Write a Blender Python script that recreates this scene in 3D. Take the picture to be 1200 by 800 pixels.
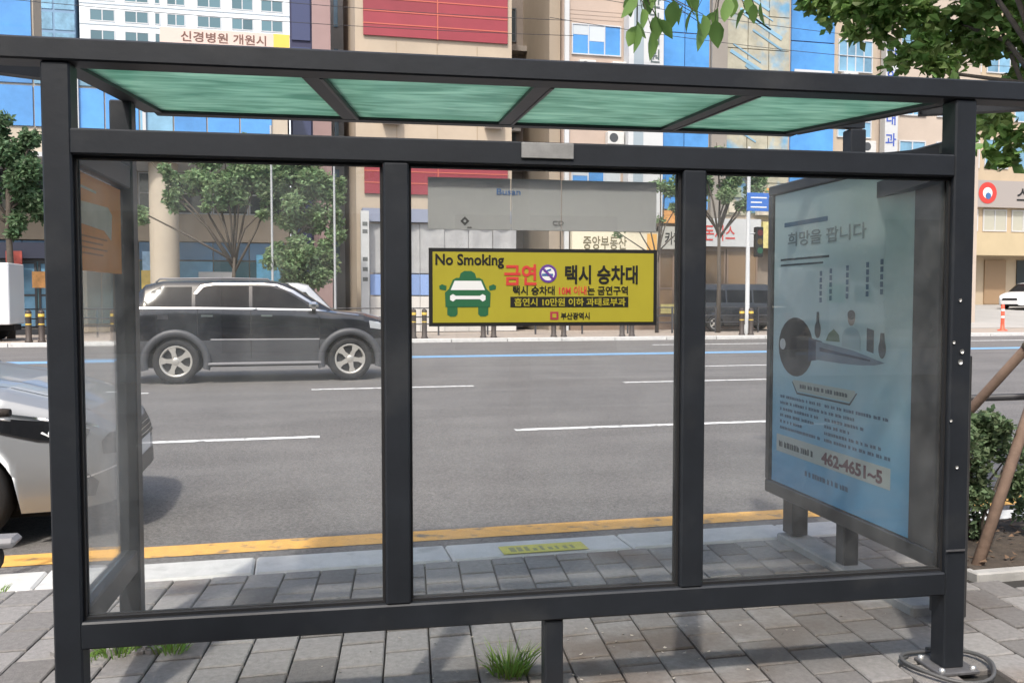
import bpy, bmesh, math, random
import numpy as np
from mathutils import Vector, Matrix
from mathutils.bvhtree import BVHTree
PI = math.pi
R = math.radians
random.seed(7)
SC = bpy.context.scene
COL = SC.collection
for o in list(bpy.data.objects):
    bpy.data.objects.remove(o)

# ------------------------------------------------------------------ camera
CAM = Vector((0.7358, -3.2101, 1.45))
cd = bpy.data.cameras.new("camera")
cam = bpy.data.objects.new("camera", cd)
COL.objects.link(cam)
cam.location = CAM
cam.rotation_euler = (R(90 - 2.760), 0, -0.233235)
cd.sensor_width = 36.0
cd.lens = 36.0 * 1066.83 / 1200.0
cd.clip_start = 0.05
cd.clip_end = 2000
SC.camera = cam

# ------------------------------------------------------------------ sky, sun, exposure
SUN_EL, SUN_AZ = 54.0, 205.0         # degrees; azimuth clockwise from +Y (sun stands behind the camera)
w = bpy.data.worlds.new("World")
SC.world = w
w.use_nodes = True
wn = w.node_tree.nodes
bg = wn["Background"]
sky = wn.new("ShaderNodeTexSky")
sky.sky_type = 'NISHITA'
sky.sun_disc = False
sky.sun_elevation = R(SUN_EL)
sky.sun_rotation = R(SUN_AZ)
sky.air_density = 1.0
sky.dust_density = 4.0
sky.ozone_density = 0.5
w.node_tree.links.new(sky.outputs[0], bg.inputs[0])
bg.inputs[1].default_value = 0.15
sd = bpy.data.lights.new("sun", 'SUN')
sd.energy = 2.0
sd.angle = R(2.5)
sd.color = (1.0, 0.955, 0.88)
sun = bpy.data.objects.new("sun", sd)
COL.objects.link(sun)
a_ = R(SUN_AZ)
sdir = Vector((math.sin(a_) * math.cos(R(SUN_EL)), math.cos(a_) * math.cos(R(SUN_EL)), math.sin(R(SUN_EL))))
sun.rotation_euler = sdir.to_track_quat('Z', 'Y').to_euler()
sun.location = (0, -20, 60)
vs = SC.view_settings
vs.view_transform = 'Standard'
vs.look = 'None'
vs.exposure = 0.8
vs.gamma = 1.0
vs.use_curve_mapping = False
SC.cycles.transparent_max_bounces = 24
SC.cycles.max_bounces = 8

# ------------------------------------------------------------------ materials
MATS = {}
def nt(name):
    m = bpy.data.materials.new(name)
    m.use_nodes = True
    n = m.node_tree.nodes
    l = m.node_tree.links
    return m, n, l, n["Principled BSDF"]
def mat(name, col, rough=0.6, metal=0.0, var=0.0, scale=8.0, bump=0.0, bscale=60.0, spec=0.5, coat=0.0, rnd=0.0, stain=None, coord='Object', trans=0.0):
    """principled surface; var = value mottling, rnd = per-object value shift, stain = (colour, scale, low, high)"""
    if name in MATS:
        return MATS[name]
    m, n, l, b = nt(name)
    b.inputs["Roughness"].default_value = rough
    b.inputs["Metallic"].default_value = metal
    b.inputs["Specular IOR Level"].default_value = spec
    b.inputs["Coat Weight"].default_value = coat
    if trans:
        b.inputs["Transmission Weight"].default_value = trans
    c4 = (col[0], col[1], col[2], 1)
    b.inputs["Base Color"].default_value = c4
    tc = n.new("ShaderNodeTexCoord")
    if coord == 'World':
        ge = n.new("ShaderNodeNewGeometry")
        vec = ge.outputs["Position"]
    else:
        vec = tc.outputs[coord]
    cur = None
    if var or rnd or stain:
        rgb = n.new("ShaderNodeRGB"); rgb.outputs[0].default_value = c4
        cur = rgb.outputs[0]
    if stain:
        sc, ss, lo, hi = stain
        ns = n.new("ShaderNodeTexNoise"); ns.inputs["Scale"].default_value = ss; ns.inputs["Detail"].default_value = 5
        l.new(vec, ns.inputs["Vector"])
        mr = n.new("ShaderNodeMapRange"); mr.inputs[1].default_value = lo; mr.inputs[2].default_value = hi
        l.new(ns.outputs[0], mr.inputs[0])
        mx = n.new("ShaderNodeMix"); mx.data_type = 'RGBA'
        l.new(mr.outputs[0], mx.inputs[0]); l.new(cur, mx.inputs[6]); mx.inputs[7].default_value = (*sc, 1)
        cur = mx.outputs[2]
    if var or rnd:
        hsv = n.new("ShaderNodeHueSaturation")
        ma = n.new("ShaderNodeMath"); ma.operation = 'ADD'
        ns = n.new("ShaderNodeTexNoise"); ns.inputs["Scale"].default_value = scale; ns.inputs["Detail"].default_value = 6; ns.inputs["Roughness"].default_value = .65
        l.new(vec, ns.inputs["Vector"])
        mr = n.new("ShaderNodeMapRange"); mr.inputs[1].default_value = .25; mr.inputs[2].default_value = .75
        mr.inputs[3].default_value = 1 - var; mr.inputs[4].default_value = 1 + var
        l.new(ns.outputs[0], mr.inputs[0])
        oi = n.new("ShaderNodeObjectInfo")
        mr2 = n.new("ShaderNodeMapRange"); mr2.inputs[3].default_value = -rnd; mr2.inputs[4].default_value = rnd
        l.new(oi.outputs["Random"], mr2.inputs[0])
        l.new(mr.outputs[0], ma.inputs[0]); l.new(mr2.outputs[0], ma.inputs[1])
        l.new(ma.outputs[0], hsv.inputs["Value"]); l.new(cur, hsv.inputs["Color"])
        cur = hsv.outputs[0]
    if cur is not None:
        l.new(cur, b.inputs["Base Color"])
    if bump:
        nb = n.new("ShaderNodeTexNoise"); nb.inputs["Scale"].default_value = bscale; nb.inputs["Detail"].default_value = 6
        l.new(vec, nb.inputs["Vector"])
        bp = n.new("ShaderNodeBump"); bp.inputs["Strength"].default_value = bump; bp.inputs["Distance"].default_value = .01
        l.new(nb.outputs[0], bp.inputs["Height"]); l.new(bp.outputs[0], b.inputs["Normal"])
    MATS[name] = m
    return m

def glass_mat(name, tint=(0.98, 0.985, 0.98), dust=0.05, dustcol=(.85, .86, .85), refl=1.0, scale=3.2, streak=True):
    m, n, l, b = nt(name)
    n.remove(b)
    out = n["Material Output"]
    tr = n.new("ShaderNodeBsdfTransparent"); tr.inputs[0].default_value = (*tint, 1)
    gl = n.new("ShaderNodeBsdfGlossy"); gl.inputs["Roughness"].default_value = 0.01; gl.inputs[0].default_value = (refl, refl, refl, 1)
    lw = n.new("ShaderNodeLayerWeight"); lw.inputs[0].default_value = .5
    pw5 = n.new("ShaderNodeMath"); pw5.operation = 'POWER'; pw5.inputs[1].default_value = 5
    l.new(lw.outputs["Facing"], pw5.inputs[0])
    fr = n.new("ShaderNodeMath"); fr.operation = 'MULTIPLY_ADD'; fr.inputs[1].default_value = .94; fr.inputs[2].default_value = .045
    l.new(pw5.outputs[0], fr.inputs[0])
    mx = n.new("ShaderNodeMixShader")
    l.new(fr.outputs[0], mx.inputs[0]); l.new(tr.outputs[0], mx.inputs[1]); l.new(gl.outputs[0], mx.inputs[2])
    df = n.new("ShaderNodeBsdfDiffuse"); df.inputs[0].default_value = (*dustcol, 1)
    tl = n.new("ShaderNodeBsdfTranslucent"); tl.inputs[0].default_value = (*dustcol, 1)
    ad = n.new("ShaderNodeMixShader"); ad.inputs[0].default_value = .5
    l.new(df.outputs[0], ad.inputs[1]); l.new(tl.outputs[0], ad.inputs[2])
    tc = n.new("ShaderNodeTexCoord")
    mp = n.new("ShaderNodeMapping"); mp.inputs["Scale"].default_value = (1.1, 1.1, .7) if streak else (1, 1, 1)
    l.new(tc.outputs["Object"], mp.inputs[0])
    ns = n.new("ShaderNodeTexNoise"); ns.inputs["Scale"].default_value = scale; ns.inputs["Detail"].default_value = 8; ns.inputs["Roughness"].default_value = .7
    l.new(mp.outputs[0], ns.inputs["Vector"])
    mr = n.new("ShaderNodeMapRange"); mr.inputs[1].default_value = .40; mr.inputs[2].default_value = .72
    mr.inputs[3].default_value = dust * .35; mr.inputs[4].default_value = dust * 3.8
    l.new(ns.outputs[0], mr.inputs[0])
    n2 = n.new("ShaderNodeTexNoise"); n2.inputs["Scale"].default_value = 90; n2.inputs["Detail"].default_value = 2
    l.new(tc.outputs["Object"], n2.inputs["Vector"])
    m2 = n.new("ShaderNodeMapRange"); m2.inputs[1].default_value = .68; m2.inputs[2].default_value = .76; m2.inputs[4].default_value = dust * 2.0
    l.new(n2.outputs[0], m2.inputs[0])
    sm = n.new("ShaderNodeMath"); sm.operation = 'ADD'; sm.use_clamp = True
    l.new(mr.outputs[0], sm.inputs[0]); l.new(m2.outputs[0], sm.inputs[1])
    m3 = n.new("ShaderNodeMixShader")
    l.new(sm.outputs[0], m3.inputs[0]); l.new(mx.outputs[0], m3.inputs[1]); l.new(ad.outputs[0], m3.inputs[2])
    l.new(m3.outputs[0], out.inputs[0])
    MATS[name] = m
    return m

def leaf_mat(name, col, var=.35, sat=1.0):
    m, n, l, b = nt(name)
    b.inputs["Roughness"].default_value = .5
    b.inputs["Specular IOR Level"].default_value = .35
    ge = n.new("ShaderNodeNewGeometry")
    hsv = n.new("ShaderNodeHueSaturation"); hsv.inputs["Color"].default_value = (*col, 1)
    mr = n.new("ShaderNodeMapRange"); mr.inputs[3].default_value = 1 - var; mr.inputs[4].default_value = 1 + var * 1.3
    l.new(ge.outputs["Random Per Island"], mr.inputs[0]); l.new(mr.outputs[0], hsv.inputs["Value"])
    mh = n.new("ShaderNodeMapRange"); mh.inputs[3].default_value = .475; mh.inputs[4].default_value = .52
    l.new(ge.outputs["Random Per Island"], mh.inputs[0]); l.new(mh.outputs[0], hsv.inputs["Hue"])
    l.new(hsv.outputs[0], b.inputs["Base Color"])
    tl = n.new("ShaderNodeBsdfTranslucent"); l.new(hsv.outputs[0], tl.inputs[0])
    mx = n.new("ShaderNodeMixShader"); mx.inputs[0].default_value = .4
    l.new(b.outputs[0], mx.inputs[1]); l.new(tl.outputs[0], mx.inputs[2])
    l.new(mx.outputs[0], n["Material Output"].inputs[0])
    MATS[name] = m
    return m

M = {}
M['frame'] = mat('frame_paint', (.016, .019, .024), .48, var=.25, scale=5, bump=.06, bscale=45, stain=((.040, .042, .044), 2.2, .56, .74))
M['frame_edge'] = mat('frame_worn', (.10, .10, .105), .5, var=.3, scale=20)
M['seal'] = mat('rubber_seal', (.012, .012, .013), .7)
M['metal'] = mat('brushed_metal', (.45, .45, .44), .4, metal=.8, var=.1)
M['bolt'] = mat('bolt_metal', (.62, .62, .60), .35, metal=.7)
M['pane'] = glass_mat('pane_glass', dust=.022)
M['sidepane'] = glass_mat('side_pane_glass', dust=.028)
M['boxglass'] = glass_mat('lightbox_glass', dust=.008, dustcol=(.35, .4, .42), refl=.25)
M['sign_yellow'] = mat('sign_yellow', (.37, .325, .028), .45, var=.05)
M['black'] = mat('print_black', (.012, .012, .012), .5)
M['white'] = mat('print_white', (.75, .76, .75), .5)
M['red'] = mat('print_red', (.55, .05, .04), .5)
M['dkgreen'] = mat('print_green', (.02, .12, .05), .5)
M['purple'] = mat('print_purple', (.13, .05, .28), .5)
M['blueprint'] = mat('print_blue', (.05, .14, .33), .5)
M['greypanel'] = mat('grey_panel', (.33, .335, .33), .55, var=.05, scale=3)
M['orange'] = mat('orange_poster', (.78, .27, .06), .6, var=.12, scale=5)
M['concrete'] = mat('kerb_concrete', (.58, .58, .565), .85, var=.13, scale=7, bump=.25, bscale=90, rnd=.06, stain=((.28, .28, .27), 5, .58, .8), coord='World')
M['road_yellow'] = mat('road_yellow', (.72, .40, .10), .75, var=.12, scale=14, stain=((.20, .17, .12), 9, .57, .72), coord='World', bump=.3, bscale=120)
M['road_white'] = mat('road_white', (.72, .72, .71), .75, var=.10, scale=14, stain=((.22, .22, .21), 9, .54, .70), coord='World')
M['road_blue'] = mat('road_blue', (.18, .35, .55), .75, var=.10, scale=10, coord='World')
M['tyre'] = mat('tyre_rubber', (.014, .014, .015), .8, bump=.15)
M['rim'] = mat('alloy_rim', (.62, .60, .55), .35, metal=.65, var=.08)
M['well'] = mat('wheel_well', (.006, .006, .006), .9)
M['carglass'] = mat('car_glass', (.007, .008, .010), .10, spec=.18)
M['chrome'] = mat('chrome', (.78, .78, .76), .16, metal=1.0)
M['blackpaint'] = mat('black_paint', (.008, .009, .012), .22, coat=.8, spec=.5)
M['cladding'] = mat('grey_cladding', (.060, .063, .070), .5, var=.06)
M['silver'] = mat('silver_paint', (.29, .305, .32), .40, metal=.35, coat=.5)
M['whitepaint'] = mat('white_paint', (.72, .73, .74), .3, coat=.5)
M['lamp'] = mat('lamp_glass', (.55, .58, .6), .1, metal=.3, spec=.7)
M['redlamp'] = mat('tail_lamp', (.35, .02, .02), .2)
M['bark'] = mat('bark', (.085, .07, .055), .9, var=.35, scale=14, bump=.6, bscale=40)
M['stake'] = mat('stake_wood', (.17, .115, .085), .85, var=.25, scale=9, bump=.4, bscale=30)
M['soil'] = mat('soil', (.07, .055, .042), .95, var=.4, scale=12, bump=.8, bscale=30)
M['leaf_near'] = leaf_mat('leaf_near', (.165, .27, .075))
M['leaf_far'] = leaf_mat('leaf_far', (.21, .30, .15))
M['leaf_pine'] = leaf_mat('leaf_dark', (.11, .18, .09))
M['leaf_shrub'] = leaf_mat('leaf_shrub', (.15, .21, .11))
M['grass'] = leaf_mat('grass_blade', (.20, .33, .07))

# roof panel: green tinted, dusty laminated glass
def roof_mat():
    m, n, l, b = nt('roof_green_glass')
    out = n["Material Output"]
    tc = n.new("ShaderNodeTexCoord")
    mp = n.new("ShaderNodeMapping"); mp.inputs["Scale"].default_value = (1.2, 4.0, 1)
    l.new(tc.outputs["Object"], mp.inputs[0])
    ns = n.new("ShaderNodeTexNoise"); ns.inputs["Scale"].default_value = 3.0; ns.inputs["Detail"].default_value = 7; ns.inputs["Distortion"].default_value = .6
    l.new(mp.outputs[0], ns.inputs["Vector"])
    mx = n.new("ShaderNodeMix"); mx.data_type = 'RGBA'
    mx.inputs[6].default_value = (.22, .37, .31, 1); mx.inputs[7].default_value = (.52, .68, .60, 1)
    mr = n.new("ShaderNodeMapRange"); mr.inputs[1].default_value = .35; mr.inputs[2].default_value = .7
    l.new(ns.outputs[0], mr.inputs[0]); l.new(mr.outputs[0], mx.inputs[0])
    tl = n.new("ShaderNodeBsdfTranslucent"); l.new(mx.outputs[2], tl.inputs[0])
    l.new(mx.outputs[2], b.inputs["Base Color"]); b.inputs["Roughness"].default_value = .25
    tr = n.new("ShaderNodeBsdfTransparent"); tr.inputs[0].default_value = (.35, .72, .58, 1)
    a = n.new("ShaderNodeMixShader"); a.inputs[0].default_value = .62
    l.new(b.outputs[0], a.inputs[1]); l.new(tl.outputs[0], a.inputs[2])
    c = n.new("ShaderNodeMixShader"); c.inputs[0].default_value = .16
    l.new(a.outputs[0], c.inputs[1]); l.new(tr.outputs[0], c.inputs[2])
    l.new(c.outputs[0], out.inputs[0])
    return m
M['roofglass'] = roof_mat()

# ------------------------------------------------------------------ mesh helpers
class MB:
    def __init__(s):
        s.v = []; s.f = []; s.mi = []; s.cur = 0; s.sm = []
    def add(s, vs_, fs, smooth=False):
        o = len(s.v)
        s.v += [tuple(p) for p in vs_]
        for f in fs:
            s.f.append(tuple(i + o for i in f)); s.mi.append(s.cur); s.sm.append(smooth)
        return s
    def box(s, x0, x1, y0, y1, z0, z1, bev=0.0, mtx=None):
        if bev <= 0:
            P = [(x, y, z) for z in (z0, z1) for y in (y0, y1) for x in (x0, x1)]
            F = [(0, 2, 3, 1), (4, 5, 7, 6), (0, 1, 5, 4), (2, 6, 7, 3), (0, 4, 6, 2), (1, 3, 7, 5)]
        else:
            bev = min(bev, .45 * min(x1 - x0, y1 - y0, z1 - z0))
            bm = bmesh.new()
            bmesh.ops.create_cube(bm, size=1)
            for v in bm.verts:
                v.co = Vector(((x0 + x1) / 2 + v.co.x * (x1 - x0), (y0 + y1) / 2 + v.co.y * (y1 - y0), (z0 + z1) / 2 + v.co.z * (z1 - z0)))
            bmesh.ops.bevel(bm, geom=list(bm.edges), offset=bev, segments=1, affect='EDGES')
            bm.verts.index_update()
            P = [tuple(v.co) for v in bm.verts]; F = [tuple(v.index for v in f.verts) for f in bm.faces]
            bm.free()
        if mtx is not None:
            P = [tuple(mtx @ Vector(p)) for p in P]
        return s.add(P, F)
    def tube(s, pts, r, n=8, cap=True, smooth=True):
        pts = [Vector(p) for p in pts]
        rs = r if isinstance(r, (list, tuple)) else [r] * len(pts)
        P = []; prev = None
        for i, p in enumerate(pts):
            d = (pts[min(i + 1, len(pts) - 1)] - pts[max(i - 1, 0)])
            d.normalize()
            if prev is None:
                u = d.orthogonal().normalized()
            else:
                u = (prev - d * prev.dot(d)).normalized()
            prev = u
            vv = d.cross(u)
            for k in range(n):
                t = 2 * PI * k / n
                P.append(p + (u * math.cos(t) + vv * math.sin(t)) * rs[i])
        F = []
        for i in range(len(pts) - 1):
            for k in range(n):
                F.append((i * n + k, i * n + (k + 1) % n, (i + 1) * n + (k + 1) % n, (i + 1) * n + k))
        s.add(P, F, smooth)
        if cap:
            o = len(s.v) - len(P)
            s.f.append(tuple(o + k for k in range(n - 1, -1, -1))); s.mi.append(s.cur); s.sm.append(False)
            s.f.append(tuple(o + (len(pts) - 1) * n + k for k in range(n))); s.mi.append(s.cur); s.sm.append(False)
        return s
    def beam(s, a, b, wdt, hgt):
        """rectangular bar from a to b, width across, height up"""
        a = Vector(a); b = Vector(b); d = (b - a).normalized()
        sd_ = d.cross(Vector((0, 0, 1)))
        if sd_.length < 1e-4: sd_ = Vector((1, 0, 0))
        sd_.normalize(); up = sd_.cross(d)
        P = []
        for p in (a, b):
            for (i, j) in ((-1, -1), (1, -1), (1, 1), (-1, 1)):
                P.append(p + sd_ * i * wdt / 2 + up * j * hgt / 2)
        return s.add(P, [(0, 3, 2, 1), (4, 5, 6, 7), (0, 1, 5, 4), (1, 2, 6, 5), (2, 3, 7, 6), (3, 0, 4, 7)])
    def lathe(s, prof, n=24, axis='Z', c=(0, 0, 0), smooth=True):
        P = []; F = []
        for (r, h) in prof:
            for k in range(n):
                t = 2 * PI * k / n
                x, y, z = r * math.cos(t), r * math.sin(t), h
                if axis == 'Y': x, y, z = x, z, y
                if axis == 'X': x, y, z = z, x, y
                P.append((x + c[0], y + c[1], z + c[2]))
        for i in range(len(prof) - 1):
            for k in range(n):
                F.append((i * n + k, i * n + (k + 1) % n, (i + 1) * n + (k + 1) % n, (i + 1) * n + k))
        return s.add(P, F, smooth)
    def prism(s, poly, o, u, v, w_, d0, d1):
        """2D polygon extruded: point = o + u*a + v*b + w*d"""
        o = Vector(o); u = Vector(u); v = Vector(v); w_ = Vector(w_)
        n = len(poly)
        P = [o + u * a + v * b + w_ * d for d in (d0, d1) for a, b in poly]
        F = [tuple(range(n - 1, -1, -1)), tuple(range(n, 2 * n))]
        F += [(i, (i + 1) % n, n + (i + 1) % n, n + i) for i in range(n)]
        return s.add(P, F)
    def build(s, name, mats, parent=None, loc=None, rz=None, fix=True):
        me = bpy.data.meshes.new(name)
        me.from_pydata(s.v, [], s.f)
        if not isinstance(mats, (list, tuple)): mats = [mats]
        for m_ in mats: me.materials.append(m_)
        me.polygons.foreach_set('material_index', s.mi)
        me.polygons.foreach_set('use_smooth', s.sm)
        if fix:
            bm = bmesh.new(); bm.from_mesh(me)
            bmesh.ops.recalc_face_normals(bm, faces=bm.faces)
            bm.to_mesh(me); bm.free()
        me.update()
        return link(name, me, parent, loc, rz)
def link(name, me, parent=None, loc=None, rz=None):
    o = bpy.data.objects.new(name, me)
    COL.objects.link(o)
    if parent is not None: o.parent = parent
    if loc is not None: o.location = loc
    if rz is not None: o.rotation_euler = (0, 0, rz)
    return o
def tag(o, label=None, cat=None, group=None, kind=None):
    if label: o['label'] = label
    if cat: o['category'] = cat
    if group: o['group'] = group
    if kind: o['kind'] = kind
    return o
def thing(name, label, cat, loc=(0, 0, 0), rz=0.0, group=None):
    return tag(link(name, None, None, loc, rz), label, cat, group)
def struct(o): return tag(o, kind='structure')
def box(name, m_, x0, x1, y0, y1, z0, z1, parent=None, bev=0.0):
    return MB().box(x0, x1, y0, y1, z0, z1, bev).build(name, m_, parent)
def copy_tree(o, parent=None):
    c = o.copy(); COL.objects.link(c); c.parent = parent
    for ch in list(o.children): copy_tree(ch, c)
    return c
_txt = {}
def text(name, body, size, m_, parent, loc, rot=(PI / 2, 0, 0), align='LEFT', ext=.0008, width=None, bold=0.0, shear=0.0):
    cu = bpy.data.curves.new('t', 'FONT')
    cu.body = body; cu.size = size; cu.align_x = align; cu.align_y = 'BOTTOM_BASELINE'
    cu.extrude = ext; cu.offset = bold; cu.shear = shear; cu.resolution_u = 3
    t = bpy.data.objects.new('t', cu); COL.objects.link(t)
    dg = bpy.context.evaluated_depsgraph_get(); dg.update()
    me = bpy.data.meshes.new_from_object(t.evaluated_get(dg))
    bpy.data.objects.remove(t); bpy.data.curves.remove(cu)
    me.name = name; me.materials.clear(); me.materials.append(m_)
    if width and len(me.vertices):
        xs = [v.co.x for v in me.vertices]
        k = width / max(1e-6, max(xs) - min(xs))
        for v in me.vertices: v.co.x *= k
    o = link(name, me, parent, loc)
    o.rotation_euler = rot
    return o

# ------------------------------------------------------------------ ground, road, pavements
YEL, KR, KI = 2.62, 2.0, 1.69        # yellow line, kerb road edge, kerb inner edge
FK = 28.0                            # far kerb
m, n, l, b = nt('asphalt')
ge = n.new("ShaderNodeNewGeometry")
n1 = n.new("ShaderNodeTexNoise"); n1.inputs["Scale"].default_value = 55; n1.inputs["Detail"].default_value = 5; n1.inputs["Roughness"].default_value = .8
n2 = n.new("ShaderNodeTexNoise"); n2.inputs["Scale"].default_value = .9; n2.inputs["Detail"].default_value = 7
mp = n.new("ShaderNodeMapping"); mp.inputs["Scale"].default_value = (.25, 1.2, 1)
n3 = n.new("ShaderNodeTexNoise"); n3.inputs["Scale"].default_value = 1.2; n3.inputs["Detail"].default_value = 4
l.new(ge.outputs["Position"], n1.inputs["Vector"]); l.new(ge.outputs["Position"], n2.inputs["Vector"])
l.new(ge.outputs["Position"], mp.inputs[0]); l.new(mp.outputs[0], n3.inputs["Vector"])
s1 = n.new("ShaderNodeMath"); s1.operation = 'MULTIPLY_ADD'; s1.inputs[1].default_value = .46; s1.inputs[2].default_value = -.165
l.new(n1.outputs[0], s1.inputs[0])
s2 = n.new("ShaderNodeMath"); s2.operation = 'MULTIPLY_ADD'; s2.inputs[1].default_value = .06
l.new(n2.outputs[0], s2.inputs[0]); l.new(s1.outputs[0], s2.inputs[2])
s3 = n.new("ShaderNodeMath"); s3.operation = 'MULTIPLY_ADD'; s3.inputs[1].default_value = .08
l.new(n3.outputs[0], s3.inputs[0]); l.new(s2.outputs[0], s3.inputs[2])
cr = n.new("ShaderNodeCombineColor")
for i_, k_ in ((0, 1.05), (1, 1.0), (2, .95)):
    q = n.new("ShaderNodeMath"); q.operation = 'MULTIPLY'; q.inputs[1].default_value = k_
    l.new(s3.outputs[0], q.inputs[0]); l.new(q.outputs[0], cr.inputs[i_])
l.new(cr.outputs[0], b.inputs["Base Color"])
b.inputs["Roughness"].default_value = .82
bp = n.new("ShaderNodeBump"); bp.inputs["Strength"].default_value = .5; bp.inputs["Distance"].default_value = .006
l.new(n1.outputs[0], bp.inputs["Height"]); l.new(bp.outputs[0], b.inputs["Normal"])
M['asphalt'] = m
M['ground'] = mat('ground_plain', (.22, .215, .20), .9, var=.15, scale=.3, coord='World')
M['far_pave'] = mat('far_paving', (.34, .29, .245), .85, var=.10, scale=1.5, coord='World')
M['joint'] = mat('joint_sand', (.035, .033, .030), .95, var=.3, scale=30, coord='World')

def sheet(name, m_, x0, x1, y0, y1, z, parent=None):
    return MB().add([(x0, y0, z), (x1, y0, z), (x1, y1, z), (x0, y1, z)], [(0, 1, 2, 3)]).build(name, m_, parent, fix=False)
struct(sheet('ground', M['ground'], -700, 700, -700, 900, -.16))
road = struct(sheet('road', M['asphalt'], -120, 200, KR - .02, FK + .02, -.10))
def line(name, m_, x0, x1, y0, y1):
    return sheet(name, m_, x0, x1, y0, y1, -.096, road)
line('yellow_line', M['road_yellow'], -60, 90, YEL - .125, YEL + .125)
for x0, x1 in ((-9.4, -5.6), (-4.6, -2.9), (-.85, .98), (3.22, 8.2), (13.2, 18.2), (23.2, 28.2)):
    line('lane_dash', M['road_white'], x0, x1, 7.02, 7.17)
for x0, x1 in ((-6.5, -1.6), (.98, 3.76), (6.55, 11.5), (16.5, 21.5), (26.5, 31.5)):
    line('lane_dash', M['road_white'], x0, x1, 12.36, 12.52)
for x0, x1 in ((-10.3, -5.3), (9.72, 14.7), (19.7, 24.7)):
    line('lane_dash', M['road_white'], x0, x1, 15.68, 15.84)
line('bus_lane_line', M['road_blue'], -60, 120, 20.05, 20.85)
line('lane_dash', M['road_white'], 12.1, 40, 24.6, 24.85)
struct(box('far_pavement', M['far_pave'], -120, 200, FK + .25, 36.5, -.15, .02))
fkr = struct(box('far_kerb_bed', M['joint'], -120, 200, FK + .02, FK + .23, -.15, -.02))
for i in range(24):
    x = -14 + i * 2.0
    MB().box(x, x + 1.98, FK, FK + .245, -.12, .025, .012).build('kerb_stone', M['concrete'], fkr)
# side street that climbs away on the right
ss = MB().add([(29, 33, .03), (90, 33, .03), (90, 46, .78), (29, 46, .78), (90, 120, 4.2), (29, 120, 4.2)], [(0, 1, 2, 3), (3, 2, 4, 5)])
struct(ss.build('side_street', mat('pale_paving', (.36, .35, .33), .85, var=.12, scale=.8, coord='World'), fix=False))

# near pavement: bed, pavers one by one, kerb stones
pv = struct(box('pavement', M['joint'], -40, 60, -8.9, KI, -.15, -.022))
K_SH = .122                           # columns of pavers run slightly askew to the kerb
PW, PL = .185, .242
stain = ((.15, .105, .075), 1.1, .56, .72)
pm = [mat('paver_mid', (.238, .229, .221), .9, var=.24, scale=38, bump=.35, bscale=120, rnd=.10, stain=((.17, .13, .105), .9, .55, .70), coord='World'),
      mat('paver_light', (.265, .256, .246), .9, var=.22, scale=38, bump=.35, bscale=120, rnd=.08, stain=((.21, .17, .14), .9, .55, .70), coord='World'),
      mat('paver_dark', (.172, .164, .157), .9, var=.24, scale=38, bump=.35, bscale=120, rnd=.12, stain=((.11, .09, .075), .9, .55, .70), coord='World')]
def dirt(m_, spots, col):
    # brown spill stains with a shape of their own, at fixed places on the paving
    n, l = m_.node_tree.nodes, m_.node_tree.links
    b = n["Principled BSDF"]
    src = b.inputs["Base Color"].links[0].from_socket
    ge = n.new("ShaderNodeNewGeometry")
    ns = n.new("ShaderNodeTexNoise"); ns.inputs["Scale"].default_value = 4.5; ns.inputs["Detail"].default_value = 6
    l.new(ge.outputs["Position"], ns.inputs["Vector"])
    for (x, y, r, amt) in spots:
        d = n.new("ShaderNodeVectorMath"); d.operation = 'DISTANCE'; d.inputs[1].default_value = (x, y, 0)
        l.new(ge.outputs["Position"], d.inputs[0])
        mr = n.new("ShaderNodeMapRange"); mr.interpolation_type = 'SMOOTHSTEP'
        mr.inputs[1].default_value = r; mr.inputs[2].default_value = r * .2; mr.inputs[4].default_value = amt
        l.new(d.outputs["Value"], mr.inputs[0])
        mu = n.new("ShaderNodeMath"); mu.operation = 'MULTIPLY'
        m2 = n.new("ShaderNodeMapRange"); m2.inputs[1].default_value = .32; m2.inputs[2].default_value = .6
        l.new(ns.outputs[0], m2.inputs[0]); l.new(mr.outputs[0], mu.inputs[0]); l.new(m2.outputs[0], mu.inputs[1])
        mx = n.new("ShaderNodeMix"); mx.data_type = 'RGBA'; mx.inputs[7].default_value = (*col, 1)
        l.new(mu.outputs[0], mx.inputs[0]); l.new(src, mx.inputs[6]); src = mx.outputs[2]
    l.new(src, b.inputs["Base Color"])
for m_ in pm: dirt(m_, ((2.05, .12, .75, .75), (2.7, .35, .6, .5), (3.45, .75, .8, .65), (1.45, .15, .35, .4), (.1, .75, .45, .45)), (.105, .080, .062))
def paver_mesh(k, cutw=None):
    g, gl, bv, h = .0036, .0085, .005, .028
    def ring(i, z):
        pts = []
        for a, c in ((-PW / 2 + g + i, -PL / 2 + gl + i), (PW / 2 - g - i, -PL / 2 + gl + i), (PW / 2 - g - i, PL / 2 - gl - i), (-PW / 2 + g + i, PL / 2 - gl - i)):
            pts.append((a + K_SH * c, c, z))
        return pts
    mb = MB()
    mb.add(ring(0, -h) + ring(0, -bv) + ring(bv, 0), [(0, 1, 5, 4), (1, 2, 6, 5), (2, 3, 7, 6), (3, 0, 4, 7), (4, 5, 9, 8), (5, 6, 10, 9), (6, 7, 11, 10), (7, 4, 8, 11), (8, 9, 10, 11)])
    return mb
cell = []
cw, sw = math.cos(.233235), math.sin(.233235)
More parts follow.
